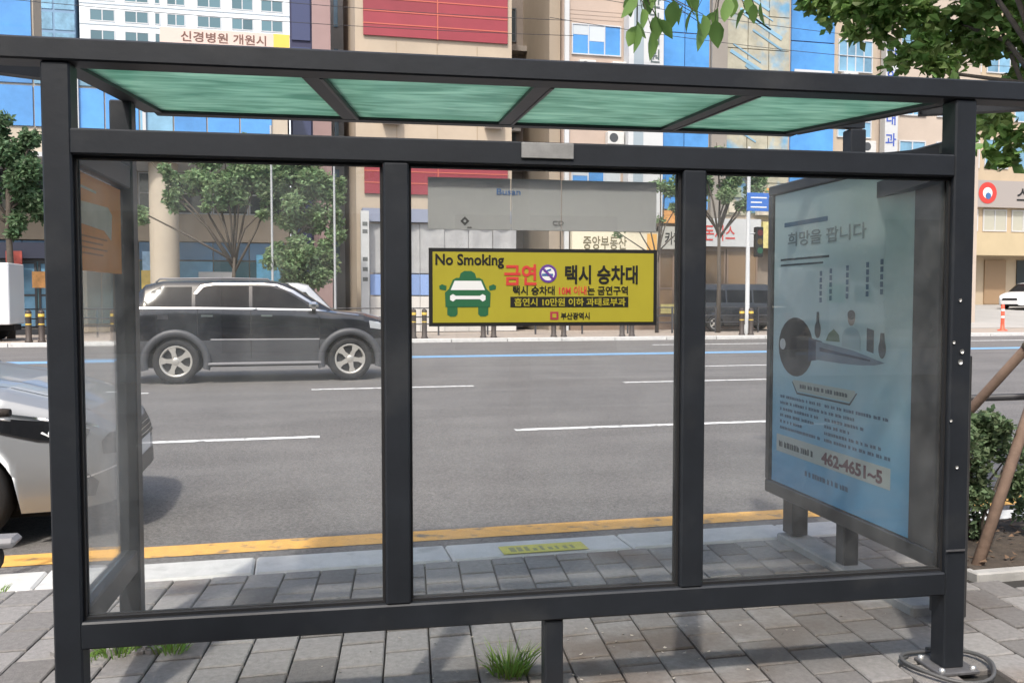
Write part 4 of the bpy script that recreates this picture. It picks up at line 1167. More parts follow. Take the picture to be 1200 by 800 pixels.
# 7: blue glass building
b8 = thing('blue_glass_building', 'modern building with bright blue glass bays and beige piers', 'building')
box('wall', B_beige, 16.46, 27.40, 35.05, 48, 4.6, 17.5, b8)
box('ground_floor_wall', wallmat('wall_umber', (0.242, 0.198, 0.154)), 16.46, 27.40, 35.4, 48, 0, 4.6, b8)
for i in range(2):
    for j in range(6):
        MB().box(16.52 + i * 1.2, 17.68 + i * 1.2, 34.96, 35.045, 5.4 + j * 1.95, 7.30 + j * 1.95).build('glass_panel', G_blue, b8)
box('pier', wallmat('pier_grey', (0.264, 0.242, 0.214)), 18.95, 19.70, 34.80, 35.04, 4.6, 17.4, b8)
lat = mat('lattice_glass', (.40, .38, .29), .2, var=.3, scale=1.1, coord='World', stain=((.16, .34, .50), .9, .5, .66))  # beige glass; its blue patches are reflections painted into the colour
for i in range(3):
    for j in range(8):
        MB().box(19.76 + i * 1.04, 20.76 + i * 1.04, 34.97, 35.045, 5.2 + j * 1.5, 6.66 + j * 1.5).build('glass_panel', lat, b8)
rk = random.Random(4)
for k in range(16):  # slanting cable reflections in the glass, drawn as solid blue bars
    z0 = 8.6 + k * .5 + rk.uniform(-.15, .15); xa = rk.uniform(19.8, 21.2); xb = min(22.8, xa + rk.uniform(.8, 2.0))
    MB().beam((xa, 34.955, z0 + (xb - xa) * .55), (xb, 34.955, z0), .02, rk.uniform(.05, .2)).build('painted_reflection', mat('reflection_blue', (.24, .42, .55), .3, rnd=.3), b8)
for j in range(6):
    MB().box(22.95, 25.15, 34.94, 35.045, 5.4 + j * 1.95, 7.30 + j * 1.95).build('glass_panel', G_blue, b8)
box('white_panel', B_white, 23.1, 25.0, 34.90, 34.935, 11.5, 11.9, b8)
for j in range(4):
    bwin(b8, 25.4, 27.2, 35.04, 5.9 + j * 3.02, 7.4 + j * 3.02, G_sky, FR, .05, 4, 2)
b9 = thing('pale_corner_building', 'pale beige corner building with a vertical blue lettered sign', 'building')
box('wall', wallmat('wall_blush', (0.470, 0.397, 0.330)), 27.42, 34.0, 36, 50, 0, 19, b9)
for j in range(5):
    for i in range(2):
        bwin(b9, 29.4 + i * 2.1, 30.9 + i * 2.1, 35.99, 4.5 + j * 2.9, 6.2 + j * 2.9, G_sky, FR, .06, 2)
vb = thing('blue_letter_sign', 'narrow vertical white sign with blue letters on the corner building', 'sign')
box('board', B_white, 28.25, 28.95, 35.45, 35.85, 8.2, 13.8, vb)
box('bracket', FRD, 28.5, 28.7, 35.85, 36.0, 9, 13, vb)
for k, ch in enumerate('한의원내과'):
    text('lettering', ch, .66, mat('sign_blue', (.05, .10, .42), .6), vb, (28.27, 35.44, 12.75 - k * 1.0), bold=.01)
# shops at street level in front of 6 and 7
def shop(name, label, x0, x1, y, band, letters, lm, body, glass=None, z0=3.35, z1=4.35, wide=None, em=None):
    s = thing(name, label, 'shop')
    box('fascia', band, x0, x1, y - .30, y, z0, z1, s)
    text('lettering', letters, (z1 - z0) * .62, lm, s, (x0 + .12 * (x1 - x0), y - .315, z0 + .25 * (z1 - z0)), width=(wide or .6 * (x1 - x0)), bold=.008)
    n_ = max(2, int((x1 - x0) / 1.1)); wv = (x1 - x0) / n_
    for i in range(n_):
        bwin(s, x0 + i * wv + .03, x0 + (i + 1) * wv - .03, y - .02, .25, z0 - .12, glass or G_dark, body, .08, 1, 2, 'shop_window')
    box('lintel', body, x0, x1, y - .10, y, z0 - .11, z0 - .004, s)
    box('stall_riser', body, x0, x1, y - .12, y, .02, .24, s)
    return s
WB = mat('shop_brown', (.22, .155, .11), .6); WG = mat('warm_glass', (.22, .15, .09), .2, rnd=.5)
shop('cream_sign_shop', 'street shop with a long cream name board half hidden by the grey board', 12.4, 16.4, 34.95, mat('board_cream', (.70, .65, .50), .6), '중앙부동산', mat('ink_olive', (.16, .14, .08), .6), WB, WG, wide=2.0)
box('orange_tab', mat('tab_orange', (.72, .40, .10), .5), 15.85, 16.3, 34.60, 34.64, 3.45, 4.25, bpy.data.objects['cream_sign_shop'])
shop('red_letter_shop', 'street shop with red letters on a white name board', 18.2, 21.4, 35.0, B_white, '돈까스', M['red'], WB, WG, 3.75, 5.0, wide=1.5)
shop('grey_front_shop', 'narrow street shop between two larger name boards', 16.5, 18.1, 35.0, mat('board_grey', (.42, .42, .38), .6), '카페', M['black'], WB, WG, 3.6, 4.6, wide=.8)
shop('dark_awning_shop', 'shop with a dark awning and white letters under the left trees', -13.5, -7.8, 35.35, mat('awning_navy', (.03, .035, .06), .6), '편의점 24', M['white'], FRD, G_sky, 2.95, 3.55, wide=2.6)
cols = ((.60, .30, .10), (.55, .50, .40), (.10, .22, .30), (.40, .08, .06), (.62, .55, .22), (.25, .30, .20), (.55, .55, .52))
for nm, xa, xb in (('cream_sign_shop', 12.5, 16.3), ('grey_front_shop', 16.6, 18.0), ('red_letter_shop', 18.3, 21.3), ('dark_awning_shop', -13.3, -7.9)):
    x = xa
    while x < xb - .4:
        wd = rk.uniform(.25, .8); z0 = rk.uniform(.6, 2.3); k = rk.randrange(7)
        MB().box(x, min(x + wd, xb), 34.80, 34.86, z0, z0 + rk.uniform(.3, .95)).build('window_poster', mat('shop_poster_%d' % k, cols[k], .6, var=.35, scale=4), bpy.data.objects[nm])
        x += wd + rk.uniform(.02, .5)
for i in range(8):
    box('wall_board', mat('shop_poster_%d' % (i % 7), cols[i % 7], .6), 19.0 + (i % 4) * .9, 19.6 + (i % 4) * .9, 34.90, 34.945, 5.3 + (i // 4) * .7, 5.75 + (i // 4) * .7, bpy.data.objects['blue_glass_building'])
AC = mat('ac_white', (.55, .55, .53), .6, var=.1)
for (x, y, z, par) in ((12.7, 34.99, 11.1, b7), (14.0, 34.99, 8.1, b7), (14.2, 34.99, 11.1, b7), (25.5, 35.04, 11.3, b8), (26.5, 35.04, 8.2, b8), (10.3, 39.98, 6.5, b6), (10.6, 39.98, 9.4, b6), (4.3, 34.99, 8.6, b5), (8.6, 34.99, 8.6, b5), (26.3, 35.04, 14.3, b8)):
    u_ = box('air_conditioner', AC, x, x + .75, y - .38, y - .02, z, z + .55, par, .02)
    disc('fan_guard', FRD, x + .27, z + .28, 0, .20, y - .385, u_, 16)
for j in range(4):
    for i in range(3):
        if (i + j) % 3 != 1:
            x0 = 12.50 + i * .733
            box('blind', mat('blind_cream', (.50, .55, .58), .7, rnd=.2), x0 + .02, x0 + .70, 34.955, 34.962, 6.75 + j * 3.02 - .25 * i, 7.16 + j * 3.02, b7)
for (x0, x1, z0, z1, k) in ((16.6, 18.7, 4.75, 5.3, 0), (19.8, 21.0, 6.9, 7.6, 5), (21.2, 22.6, 5.2, 6.2, 1), (12.5, 14.6, 4.6, 5.3, 6), (13.0, 14.2, 5.35, 5.8, 3), (21.5, 22.7, 3.7, 4.9, 4), (23.0, 25.0, 3.6, 4.7, 2), (25.2, 27.2, 3.6, 4.8, 6)):
    box('sign_board', mat('shop_poster_%d' % k, cols[k], .6, var=.35, scale=4), x0, x1, 34.70, 34.90, z0, z1, b8 if x0 > 16.45 else b7)
# 8: beige shop building on the right
b10 = thing('beige_corner_shops', 'beige shop building with dark sign band and round emblem at right', 'building')
box('wall', wallmat('wall_sand', (0.455, 0.367, 0.257)), 43.2, 64, 50, 62, .5, 22, b10)
box('sign_band', mat('band_grey', (.34, .31, .29), .6), 43.0, 64, 49.6, 49.99, 7.55, 9.35, b10)
disc('emblem_ring', M['red'], 46.3, 8.5, .38, .72, 49.58, b10); disc('emblem_face', M['white'], 46.3, 8.5, 0, .38, 49.585, b10); disc('emblem_core', M['blueprint'], 46.35, 8.3, 0, .22, 49.57, b10)
text('lettering', '스포츠', 1.1, M['black'], b10, (48.6, 49.58, 8.0), bold=.02)
box('canopy', wallmat('canopy_sand', (0.485, 0.397, 0.250)), 43.0, 64, 48.4, 49.99, 4.25, 5.75, b10)
for i in range(6):
    bwin(b10, 44.0 + i * 2.3, 45.9 + i * 2.3, 49.99, 5.95, 7.45, mat('pale_glass', (.42, .42, .36), .15), FR, .08, 2)
    box('shop_opening', G_dark if i % 2 == 0 else WG, 43.9 + i * 2.6, 45.6 + i * 2.6, 49.90, 49.985, 1.0, 4.0, b10)
    for j in range(3):
        bwin(b10, 44.0 + i * 2.3, 45.9 + i * 2.3, 49.99, 10.2 + j * 3.2, 12.2 + j * 3.2, G_sky, FR, .08, 2)
bd = thing('green_window_building', 'cream building with green panels behind the right tree', 'building')
box('wall', B_cream, 34.2, 43.0, 60, 70, 0, 26, bd)
for j in range(6):
    for i in range(4):
        MB().box(34.6 + i * 2.1, 36.3 + i * 2.1, 59.9, 59.99, 6 + j * 3.2, 8 + j * 3.2).build('window', mat('green_panel', (.30, .50, .38), .4, rnd=.2) if (i + j) % 3 == 0 else G_sky, bd)
# 9: unseen shop row, added behind the camera for shade and reflections
b11 = thing('added_shop_row', 'unseen low shop building added behind the viewer for shade and reflections', 'building')
box('wall', wallmat('block_grey', (0.504, 0.480, 0.444)), -40, 52, -24, -13.0, 0, 8.5, b11)
mbw = None
for i in range(22):
    for z in (.5, 4.6):
        if mbw is None:
            mbw = MB().box(0, 2.9, 0, .08, 0, 2.4).build('window', G_dark, b11); wo = mbw
        else:
            wo = link('window', mbw.data, b11)
        wo.location = (-38 + i * 4, -13.005, z)

# ------------------------------------------------------------------ street furniture on the far side
BOL = mat('bollard_brown', (.055, .042, .035), .55)
BOY = mat('bollard_yellow', (.66, .46, .08), .5)
pairs = [(-7.37, 'at the far left'), (-4.85, 'behind the left shelter panel'), (4.94, 'nearest the second mullion'), (7.43, 'under the taxi picture'), (10.04, 'under the middle of the yellow sign'), (12.67, 'under the right end of the yellow sign'), (17.51, 'before the black van')]
bo = None
for x, where in pairs:
    for sgn, wd in ((-1, 'left'), (1, 'right')):
        if bo is None:
            bo = thing('bollard', '', 'bollard', group='bollards along the far kerb')
            MB().lathe([(.12, 0), (.12, .05), (.095, .08), (.09, .80), (.095, .82)], 14).build('shaft', BOL, bo)
            MB().lathe([(.096, .82), (.096, .90), (.092, .91)], 14).build('yellow_band', BOY, bo)
            MB().lathe([(.092, .91), (.098, .95), (.085, 1.0), (.04, 1.03), (.001, 1.035)], 14).build('cap', BOL, bo)
            MB().lathe([(.0925, .56), (.0925, .60)], 14).build('reflective_band', BOY, bo)
            c = bo
        else:
            c = copy_tree(bo)
        c.location = (x + sgn * .19, 28.6, .02)
        c['label'] = f'{wd} brown bollard of the pair {where}'
RAIL = mat('rail_dark', (.05, .05, .055), .5)
fn = thing('far_railing', 'dark metal railing along the far pavement behind the bollards', 'railing')
for i in range(22):
    x = -13 + i * 1.9
    MB().box(x - .03, x + .03, 30.97, 31.03, .02, 1.08).build('post', RAIL, fn)
for z in (.45, .72, 1.05):
    MB().tube([(-14, 31, z), (29, 31, z)], .024, 6).build('rail', RAIL, fn)
# delineator post
dl = thing('delineator_post', 'orange red traffic post standing on the road at right', 'traffic post', (30.4, 30.1, .02))
MB().lathe([(.20, 0), (.20, .04), (.09, .08), (.075, .35), (.07, 1.1), (.04, 1.14), (.001, 1.145)], 16).build('post', mat('post_orange', (.70, .10, .05), .5), dl)
for z in (.55, .85):
    MB().lathe([(.0785, z), (.0785, z + .09)], 16).build('reflective_band', M['white'], dl)
# lamp pole with traffic light and blue sign
lp = thing('traffic_light_pole', 'white pole carrying a traffic light and a blue road sign', 'pole', (17.75, 29.0, .02))
MB().lathe([(.16, 0), (.16, .3), (.085, .4), (.07, 6.0), (.06, 7.2)], 14).build('pole', B_white, lp)
MB().box(.28, .58, -.15, .12, 3.0, 4.15, .03).build('signal_head', M['black'], lp)
for k, c3 in enumerate(((.10, .02, .02), (.10, .07, .02), (.02, .09, .05))):
    disc('lens', mat(f'lens_{k}', c3, .3), .43, 3.92 - k * .34, 0, .12, -.157, lp, 14)
MB().tube([(0, 0, 3.9), (.30, 0, 3.9)], .03, 6).build('arm', B_white, lp)
MB().box(-.1, .85, -.08, -.03, 4.75, 5.45, .01).build('road_sign', mat('sign_road_blue', (.03, .14, .50), .4), lp)
for k in range(3):
    MB().box(.05, .72 - .2 * (k % 2), -.09, -.081, 4.88 + k * .18, 4.93 + k * .18).build('sign_mark', M['white'], lp)
# slim poles at the left
for (x, y, h_, lab) in ((2.12, 30.0, 6.6, 'thin pale pole beside the dense tree and white sign post'), (-.05, 30.4, 7.5, 'thin pale pole between the two far left trees')):
    p_ = thing('slim_pole', lab, 'pole', (x, y, .02), group='slim poles on the far pavement')
    MB().lathe([(.07, 0), (.045, .4), (.035, h_)], 10).build('shaft', B_pale, p_)
    MB().lathe([(.001, 0), (.14, 0), (.14, .05), (.07, .10)], 10).build('base', FRD, p_)
# overhead wires
def wire(label, a, b_, sag, r_=.012):
    pts = [Vector(a).lerp(Vector(b_), k / 16) - Vector((0, 0, sag * 4 * (k / 16) * (1 - k / 16))) for k in range(17)]
    tag(MB().tube(pts, r_, 5).build('overhead_wire', mat('wire_black', (.03, .03, .035), .6)), label, 'wire', 'overhead wires')
wire('overhead wire crossing above the apartment tower, upper one', (-20, 33.5, 13.9), (12, 33.5, 12.9), .5)
wire('overhead wire running low across the apartment tower', (-20, 33.2, 12.6), (12, 33.2, 12.2), .4)
wire('pale overhead wire across the blue glass building, upper one', (11, 33.0, 13.9), (36, 33.0, 13.0), .4)
wire('overhead wire lowest across the blue glass building', (11, 33.3, 12.9), (36, 33.3, 12.3), .4)

# ------------------------------------------------------------------ trees and plants
def leaf_cloud(clumps, n, size, rnd_, elong=1.7, droop=.2, hollow=.5):
    """many small folded leaves through a set of spheres (x, y, z, r); clumps get leaves by volume"""
    mb = MB()
    wts = [c[3] ** 2.3 for c in clumps]; tot = sum(wts)
    for c, wt in zip(clumps, wts):
        k = max(3, int(n * wt / tot))
        # sub-clumps make the outline uneven
        subs = []
        for _ in range(max(3, int(7 * c[3] / (c[3] + .3)))):
            v = Vector((rnd_.gauss(0, 1), rnd_.gauss(0, 1), rnd_.gauss(0, .8))).normalized() * c[3] * rnd_.uniform(.25, .85)
            subs.append((Vector(c[:3]) + v, c[3] * rnd_.uniform(.28, .6)))
        for _ in range(k):
            sc, sr = rnd_.choice(subs)
            v = Vector((rnd_.gauss(0, 1), rnd_.gauss(0, 1), rnd_.gauss(0, 1))).normalized() * sr * (rnd_.random() ** hollow)
            p = sc + v
            a = Vector((rnd_.gauss(0, 1), rnd_.gauss(0, 1), rnd_.gauss(0, .6) - droop)).normalized()
            b_ = a.cross(Vector((rnd_.gauss(0, 1), rnd_.gauss(0, 1), rnd_.gauss(0, 1)))).normalized()
            nn = a.cross(b_)
            s = size * rnd_.uniform(.65, 1.25)
            w_ = s / elong / 2
            q = [p, p + a * s * .45 + b_ * w_ + nn * w_ * .35, p + a * s, p + a * s * .45 - b_ * w_ + nn * w_ * .35]
            o = len(mb.v)
            mb.v += [tuple(t) for t in q]
            mb.f += [(o, o + 1, o + 2), (o, o + 2, o + 3)]; mb.mi += [0, 0]; mb.sm += [False, False]
    return mb
def tree(name, label, base, trunk, limbs, clumps, n, size, lm, seed, group=None, r0=.12, elong=1.7, cat='tree'):
    rn = random.Random(seed)
    t = thing(name, label, cat, base, 0, group)
    mb = MB()
    npt = len(trunk)
    mb.tube(trunk, [r0 * (1 - .5 * i / (npt - 1)) for i in range(npt)], 10)
    tr = mb.build('trunk', M['bark'], t)
    for pts, r in limbs:
        MB().tube(pts, [r * (1 - .75 * i / (len(pts) - 1)) for i in range(len(pts))], 7).build('limb', M['bark'], tr)
    leaf_cloud(clumps, n, size, rn, elong).build('crown', lm, t, fix=False)
    return t
def auto_limbs(top, clumps, r, rn):
    out = []
    for c in clumps:
        a = Vector(top) - Vector((0, 0, rn.uniform(0, .7))); b_ = Vector(c[:3])
        m_ = a.lerp(b_, .5) + Vector((rn.uniform(-.15, .15), rn.uniform(-.15, .15), rn.uniform(.0, .25)))
        out.append(([a, m_, b_, b_ + (b_ - m_) * .35], r))
    return out
rn = random.Random(21)
TG = 'trees along the far pavement'
cl = [(-.2, 0, 6.4, .9), (.6, 0, 5.9, .8), (-.9, .2, 5.6, .9), (.2, -.1, 5.0, .9), (1.0, 0, 4.8, .7), (-.9, 0, 4.5, .7), (.1, 0, 4.1, .6), (.8, .1, 7.0, .5), (-1.3, 0, 6.8, .6), (-.2, .1, 7.5, .5), (-2.2, .2, 5.4, .9), (-2.0, .2, 6.6, .7)]
tree('evergreen_tree', 'dense dark green tree at the far left above the navy awning', (-8.9, 31.6, 0), [(0, 0, 0), (.05, 0, 2), (0, 0, 4), (.1, 0, 6.8)], auto_limbs((0, 0, 4.6), cl[:8], .06, rn), cl, 15000, .22, M['leaf_pine'], 1, TG, .14)
cl = [(-.2, 0, 5.9, .75), (-1.3, .2, 5.6, .6), (.9, .1, 5.8, .7), (-1.9, 0, 5.0, .45), (.3, -.3, 5.2, .5), (1.3, .2, 5.1, .45), (-.8, .3, 6.4, .5), (.4, .3, 6.5, .5), (-2.3, .1, 5.7, .35), (-.6, -.2, 4.7, .35), (1.0, 0, 4.5, .25), (-3.0, 0, 4.4, .3)]
tree('spreading_tree', 'thin spreading street tree with forked trunk before the blue shopfront', (-1.42, 30.9, 0), [(0, 0, 0), (0, 0, 1.6), (.03, 0, 2.9)], auto_limbs((.03, 0, 3.0), cl, .05, rn), [(x, y, z, r * 1.22) for x, y, z, r in cl], 10500, .19, M['leaf_far'], 2, TG, .10)
cl = [(-.1, 0, 6.2, .8), (.9, .1, 5.8, .75), (.3, -.2, 5.1, .8), (1.3, 0, 4.8, .65), (-.5, .1, 5.3, .6), (.8, 0, 4.1, .6), (1.6, 0, 3.9, .45), (-.2, 0, 4.2, .5), (.7, .1, 6.7, .6), (1.7, .1, 5.6, .5), (-.4, -.2, 3.1, .65), (.5, -.2, 2.9, .75), (1.3, -.2, 2.8, .65), (.1, -.1, 2.3, .6), (1.0, -.1, 2.2, .6)]
tree('leafy_tree', 'full leafy tree with dark trunk left of the grey hoarding', (.62, 31.2, 0), [(0, 0, 0), (.05, 0, 2), (.12, 0, 4), (.15, 0, 6)], auto_limbs((.1, 0, 4.2), cl[:8], .06, rn), [(x, y, z, r * 1.15) for x, y, z, r in cl], 17000, .2, M['leaf_far'], 3, TG, .17)
cl = [(-.6, 0, 6.3, .8), (.6, 0, 6.4, .85), (1.6, 0, 6.0, .6), (-1.5, 0, 5.9, .6), (.2, -.2, 5.5, .55), (1.1, 0, 5.2, .4), (-.8, 0, 5.2, .45), (0, .2, 7.2, .7), (1.3, .1, 7.0, .6)]
tree('street_tree', 'green street tree above the red letter shop and black van', (17.5, 31.0, 0), [(0, 0, 0), (.04, 0, 2), (0, 0, 4.3)], auto_limbs((0, 0, 4.4), cl, .05, rn), cl, 6500, .2, M['leaf_far'], 4, TG, .11)
cl = [(.3, 0, 5.9, .5), (-.5, 0, 5.3, .35), (.8, 0, 5.1, .35), (-.9, 0, 4.3, .28), (.1, .1, 4.6, .25), (1.0, .1, 4.1, .3), (.1, 0, 6.8, .5), (-1.6, 0, 4.0, .25)]
tree('sparse_tree', 'sparse young tree in front of the cream name board', (15.0, 31.4, 0), [(0, 0, 0), (.03, 0, 1.6), (0, 0, 3.3)], auto_limbs((0, 0, 3.3), cl, .035, rn), cl, 1300, .17, M['leaf_far'], 5, TG, .08)
# near tree at the right: trunk just outside the picture, branches reach over the shelter roof
near_w = [(4.84, 3.13, 3.66, .26), (5.0, 2.98, 3.48, .28), (5.33, 3.01, 3.64, .36), (5.21, 2.71, 3.23, .26), (5.67, 2.93, 3.57, .42), (5.32, 2.57, 3.08, .2), (5.76, 2.59, 3.54, .45), (5.8, 2.46, 3.14, .28), (5.33, 2.04, 2.66, .25), (5.40, 1.91, 2.47, .22), (5.16, 1.96, 2.39, .12), (5.06, 3.09, 3.93, .4), (5.71, 2.95, 4.13, .6),
          (6.3, 2.4, 4.0, .7), (5.2, 2.0, 4.6, .7), (6.2, 1.2, 4.2, .8), (5.2, .6, 4.5, .8), (4.4, 1.6, 4.7, .6), (5.6, 1.5, 5.4, .9), (6.9, 1.8, 3.6, .6), (6.4, .6, 3.5, .6), (5.9, 1.7, 2.9, .35), (4.65, 3.2, 3.85, .3), (5.5, 2.8, 3.35, .32), (5.95, 2.7, 3.75, .4), (5.1, 2.85, 3.75, .3), (5.6, 2.55, 2.85, .2)]
NB_ = Vector((5.30, 1.40, 0))
cl = [(x - NB_.x, y - NB_.y, z, r) for x, y, z, r in near_w]
rn2 = random.Random(5)
nt_ = tree('roadside_tree', 'leafy roadside tree at right whose branches hang over the shelter', tuple(NB_), [(0, 0, 0), (.02, .01, .8), (.06, .05, 1.7), (.12, .10, 2.5), (.15, .2, 3.4), (.2, .15, 4.6)], auto_limbs((.12, .1, 2.9), cl[4:7] + cl[12:19], .022, rn2), [(x, y, z, r * .92) for x, y, z, r in cl], 21000, .09, M['leaf_near'], 6, None, .085, 1.5)
crown = [c for c in nt_.children if c.name.startswith('crown')][0]
# the long twig over the roof, with its leaves one by one
twp = [(5.42 - NB_.x, 1.5 - NB_.y, 2.9), (4.6 - NB_.x, 1.25 - NB_.y, 3.35), (3.5 - NB_.x, 1.0 - NB_.y, 3.35), (2.75 - NB_.x, .86 - NB_.y, 3.05), (2.32 - NB_.x, .9 - NB_.y, 2.88)]
MB().tube(twp, [.03, .02, .012, .007, .003], 6).build('twig', M['bark'], nt_)
hang = [(2.275, .917, 2.821), (2.342, .898, 2.765), (2.321, .9, 2.692), (2.362, .897, 2.833), (2.404, .882, 2.733), (2.387, .882, 2.66), (2.503, .862, 2.793), (2.577, .843, 2.765), (2.607, .832, 2.7), (2.562, .849, 2.821), (2.6, .835, 2.733), (2.678, .816, 2.712), (2.766, .8, 2.821), (2.816, .786, 2.765)]
rh_ = random.Random(77)
hang += [(h[0] + rh_.uniform(-.05, .05), h[1] + rh_.uniform(-.12, .12), h[2] + rh_.uniform(-.01, .07)) for h in hang[:13]]
hang += [(2.80 + rh_.uniform(-.1, .12), .80 + rh_.uniform(-.1, .1), 2.83 + rh_.uniform(-.04, .06)) for _ in range(5)]
def leaf_mesh(s):
    mb = MB()
    prof = [(0, 0), (.18, .30), (.42, .46), (.68, .36), (.88, .15), (1, 0)]
    L_ = []; R_ = []; Cc = []
    for t, w_ in prof:
        zc = -.12 * t * t * s
        Cc.append((0, t * s, zc)); L_.append((-w_ * s * .62, t * s, zc + w_ * s * .16)); R_.append((w_ * s * .62, t * s, zc + w_ * s * .16))
    P = Cc + L_ + R_; n_ = len(prof); Fs = []
    for i in range(n_ - 1):
        Fs.append((i, i + 1, n_ + i + 1, n_ + i)); Fs.append((i + 1, i, 2 * n_ + i, 2 * n_ + i + 1))
    mb.add(P, Fs, True)
    o = mb.build('leaf', M['leaf_near'], None, fix=False)
    me = o.data; bpy.data.objects.remove(o)
    return me
lms = [leaf_mesh(s) for s in (.095, .115, .135)]
tb = MB()
for i, h in enumerate(hang):
    o = link('leaf', lms[i % 3], nt_, (h[0] - NB_.x, h[1] - NB_.y, h[2] + .045))
    o.rotation_euler = (R(-75 + rn2.uniform(-30, 25)), rn2.uniform(-.5, .5), rn2.uniform(-1.4, 1.4))
    near_t = min(range(len(twp)), key=lambda k: (Vector(twp[k]) - Vector(o.location)).length)
    tb.tube([twp[near_t], (Vector(twp[near_t]) + Vector(o.location)) / 2 + Vector((0, 0, .03)), o.location], [.003, .0022, .0016], 4)
tb.build('leaf_stalk', M['bark'], nt_)
# unseen trees added behind the viewer to shade the pavement
for k, (bx, by) in enumerate(((-2.6, -6.0), (2.4, -7.2), (7.2, -5.6))):
    rq = random.Random(40 + k)
    cl = [(rq.gauss(0, 1.3), rq.gauss(0, 1.2), rq.uniform(3.6, 7.6), rq.uniform(.6, 1.0)) for _ in range(14)]
    tree('added_shade_tree', ('added unseen shade tree behind the viewer to the left', 'added unseen shade tree directly behind the viewer', 'added unseen shade tree behind the viewer to the right')[k], (bx, by, 0), [(0, 0, 0), (.05, 0, 1.5), (.0, .05, 3.2), (.1, 0, 5.5)], auto_limbs((0, 0, 3.4), cl[:8], .05, rq), cl, 7000, .16, M['leaf_near'], 50 + k, 'added shade trees behind the viewer', .13)
# wooden stakes that prop the tree
def stake(label, a, b_, r_):
    t = thing('tree_stake', label, 'stake', a, 0, 'tree stakes')
    d = Vector(b_) - Vector(a)
    MB().tube([(0, 0, 0), d * .5 + Vector((.005, 0, .006)), d], [r_, r_ * .97, r_ * .9], 10).build('pole', M['stake'], t)
    MB().tube([d * .86 - d.normalized() * .03, d * .86 + d.normalized() * .03], r_ * 1.12, 10).build('binding', mat('rope', (.25, .2, .13), .9), t)
stake('brown wooden stake leaning up to the right from the post foot', (4.23, .86, .0), (5.19, 1.36, 1.28), .031)
stake('second brown wooden stake, higher and farther, behind the shrub', (5.02, 2.62, .0), (5.34, 1.52, 1.34), .033)
# planting bed with stone edging and shrub
bed = struct(box('planting_bed', M['soil'], 4.17, 8.0, .80, KI - .01, -.1, .035))
edge_y = .735
for i in range(5):
    MB().box(4.14 + i * .75, 4.14 + i * .75 + .742, edge_y, edge_y + .10, -.03, .030, .008).build('edging_stone', mat('edging_grey', (.36, .355, .34), .9, var=.18, scale=8, bump=.3, rnd=.1), bed)
for i in range(2):
    MB().box(4.125, 4.225 - .055, .84 + i * .42, .84 + i * .42 + .41, -.03, .030, .008).build('edging_stone', mat('edging_grey', (.36, .355, .34), .9, var=.18, scale=8, bump=.3, rnd=.1), bed)
def shrub(label, base, cl, n, seed):
    rn3 = random.Random(seed)
    t = thing('shrub', label, 'shrub', base, 0, 'shrubs in the planting bed')
    for k in range(9):
        c = rn3.choice(cl)
        a = Vector((rn3.uniform(-.06, .06), rn3.uniform(-.05, .05), 0))
        MB().tube([a, a * 2 + Vector((0, 0, .15)), Vector(c[:3])], [.012, .009, .004], 5).build('stem', M['bark'], t)
    leaf_cloud(cl, n, .045, rn3, 1.6, 0).build('foliage', M['leaf_shrub'], t, fix=False)
shrub('loose green shrub beside the right shelter post and the stake', (4.62, 1.28, .03), [(-.08, 0, .52, .2), (.12, .05, .56, .22), (-.02, .1, .36, .2), (.2, 0, .34, .18), (-.16, -.03, .3, .15), (.02, 0, .66, .15), (.22, .05, .48, .18), (-.2, .1, .45, .18), (-.02, -.05, .2, .17)], 3800, 31)
shrub('low shrub at the right picture edge behind the leaning stake', (5.15, 1.35, .03), [(0, 0, .28, .2), (.2, .05, .34, .22), (-.14, 0, .2, .15), (.1, .1, .5, .16), (.4, 0, .3, .2)], 1500, 32)
lit = MB(); rn4 = random.Random(9)
for k in range(420):
    x, y = rn4.uniform(4.2, 7.5), rn4.uniform(.84, 1.66); a = rn4.uniform(0, 6.3); s = rn4.uniform(.02, .05)
    z = .038 + rn4.uniform(0, .02)
    lit.add([(x, y, z), (x + s * math.cos(a), y + s * math.sin(a), z + rn4.uniform(0, .02)), (x + s * math.cos(a + .6), y + s * math.sin(a + .6), z + rn4.uniform(0, .015))], [(0, 1, 2)])
tag(lit.build('leaf_litter', mat('dry_leaf', (.16, .10, .06), .8, var=.4, scale=30, coord='World'), None, fix=False), 'dry brown leaf litter on the planting bed', 'leaf litter', kind='stuff')
# low guard rail beyond the planting bed
gr = thing('guard_rail', 'low black two bar guard rail along the near kerb at right', 'railing')
for z in (.76, .40):
    MB().tube([(4.75, 2.12, z), (14.0, 2.12, z)], .024, 8).build('rail', RAIL, gr)
for i in range(5):
    x = 6.9 + i * 1.8
    MB().tube([(x, 2.12, -.10), (x, 2.12, .80)], .030, 8).build('post', RAIL, gr)
MB().tube([(4.75, 2.12, -.10), (4.75, 2.12, .80)], .030, 8).build('post', RAIL, gr)

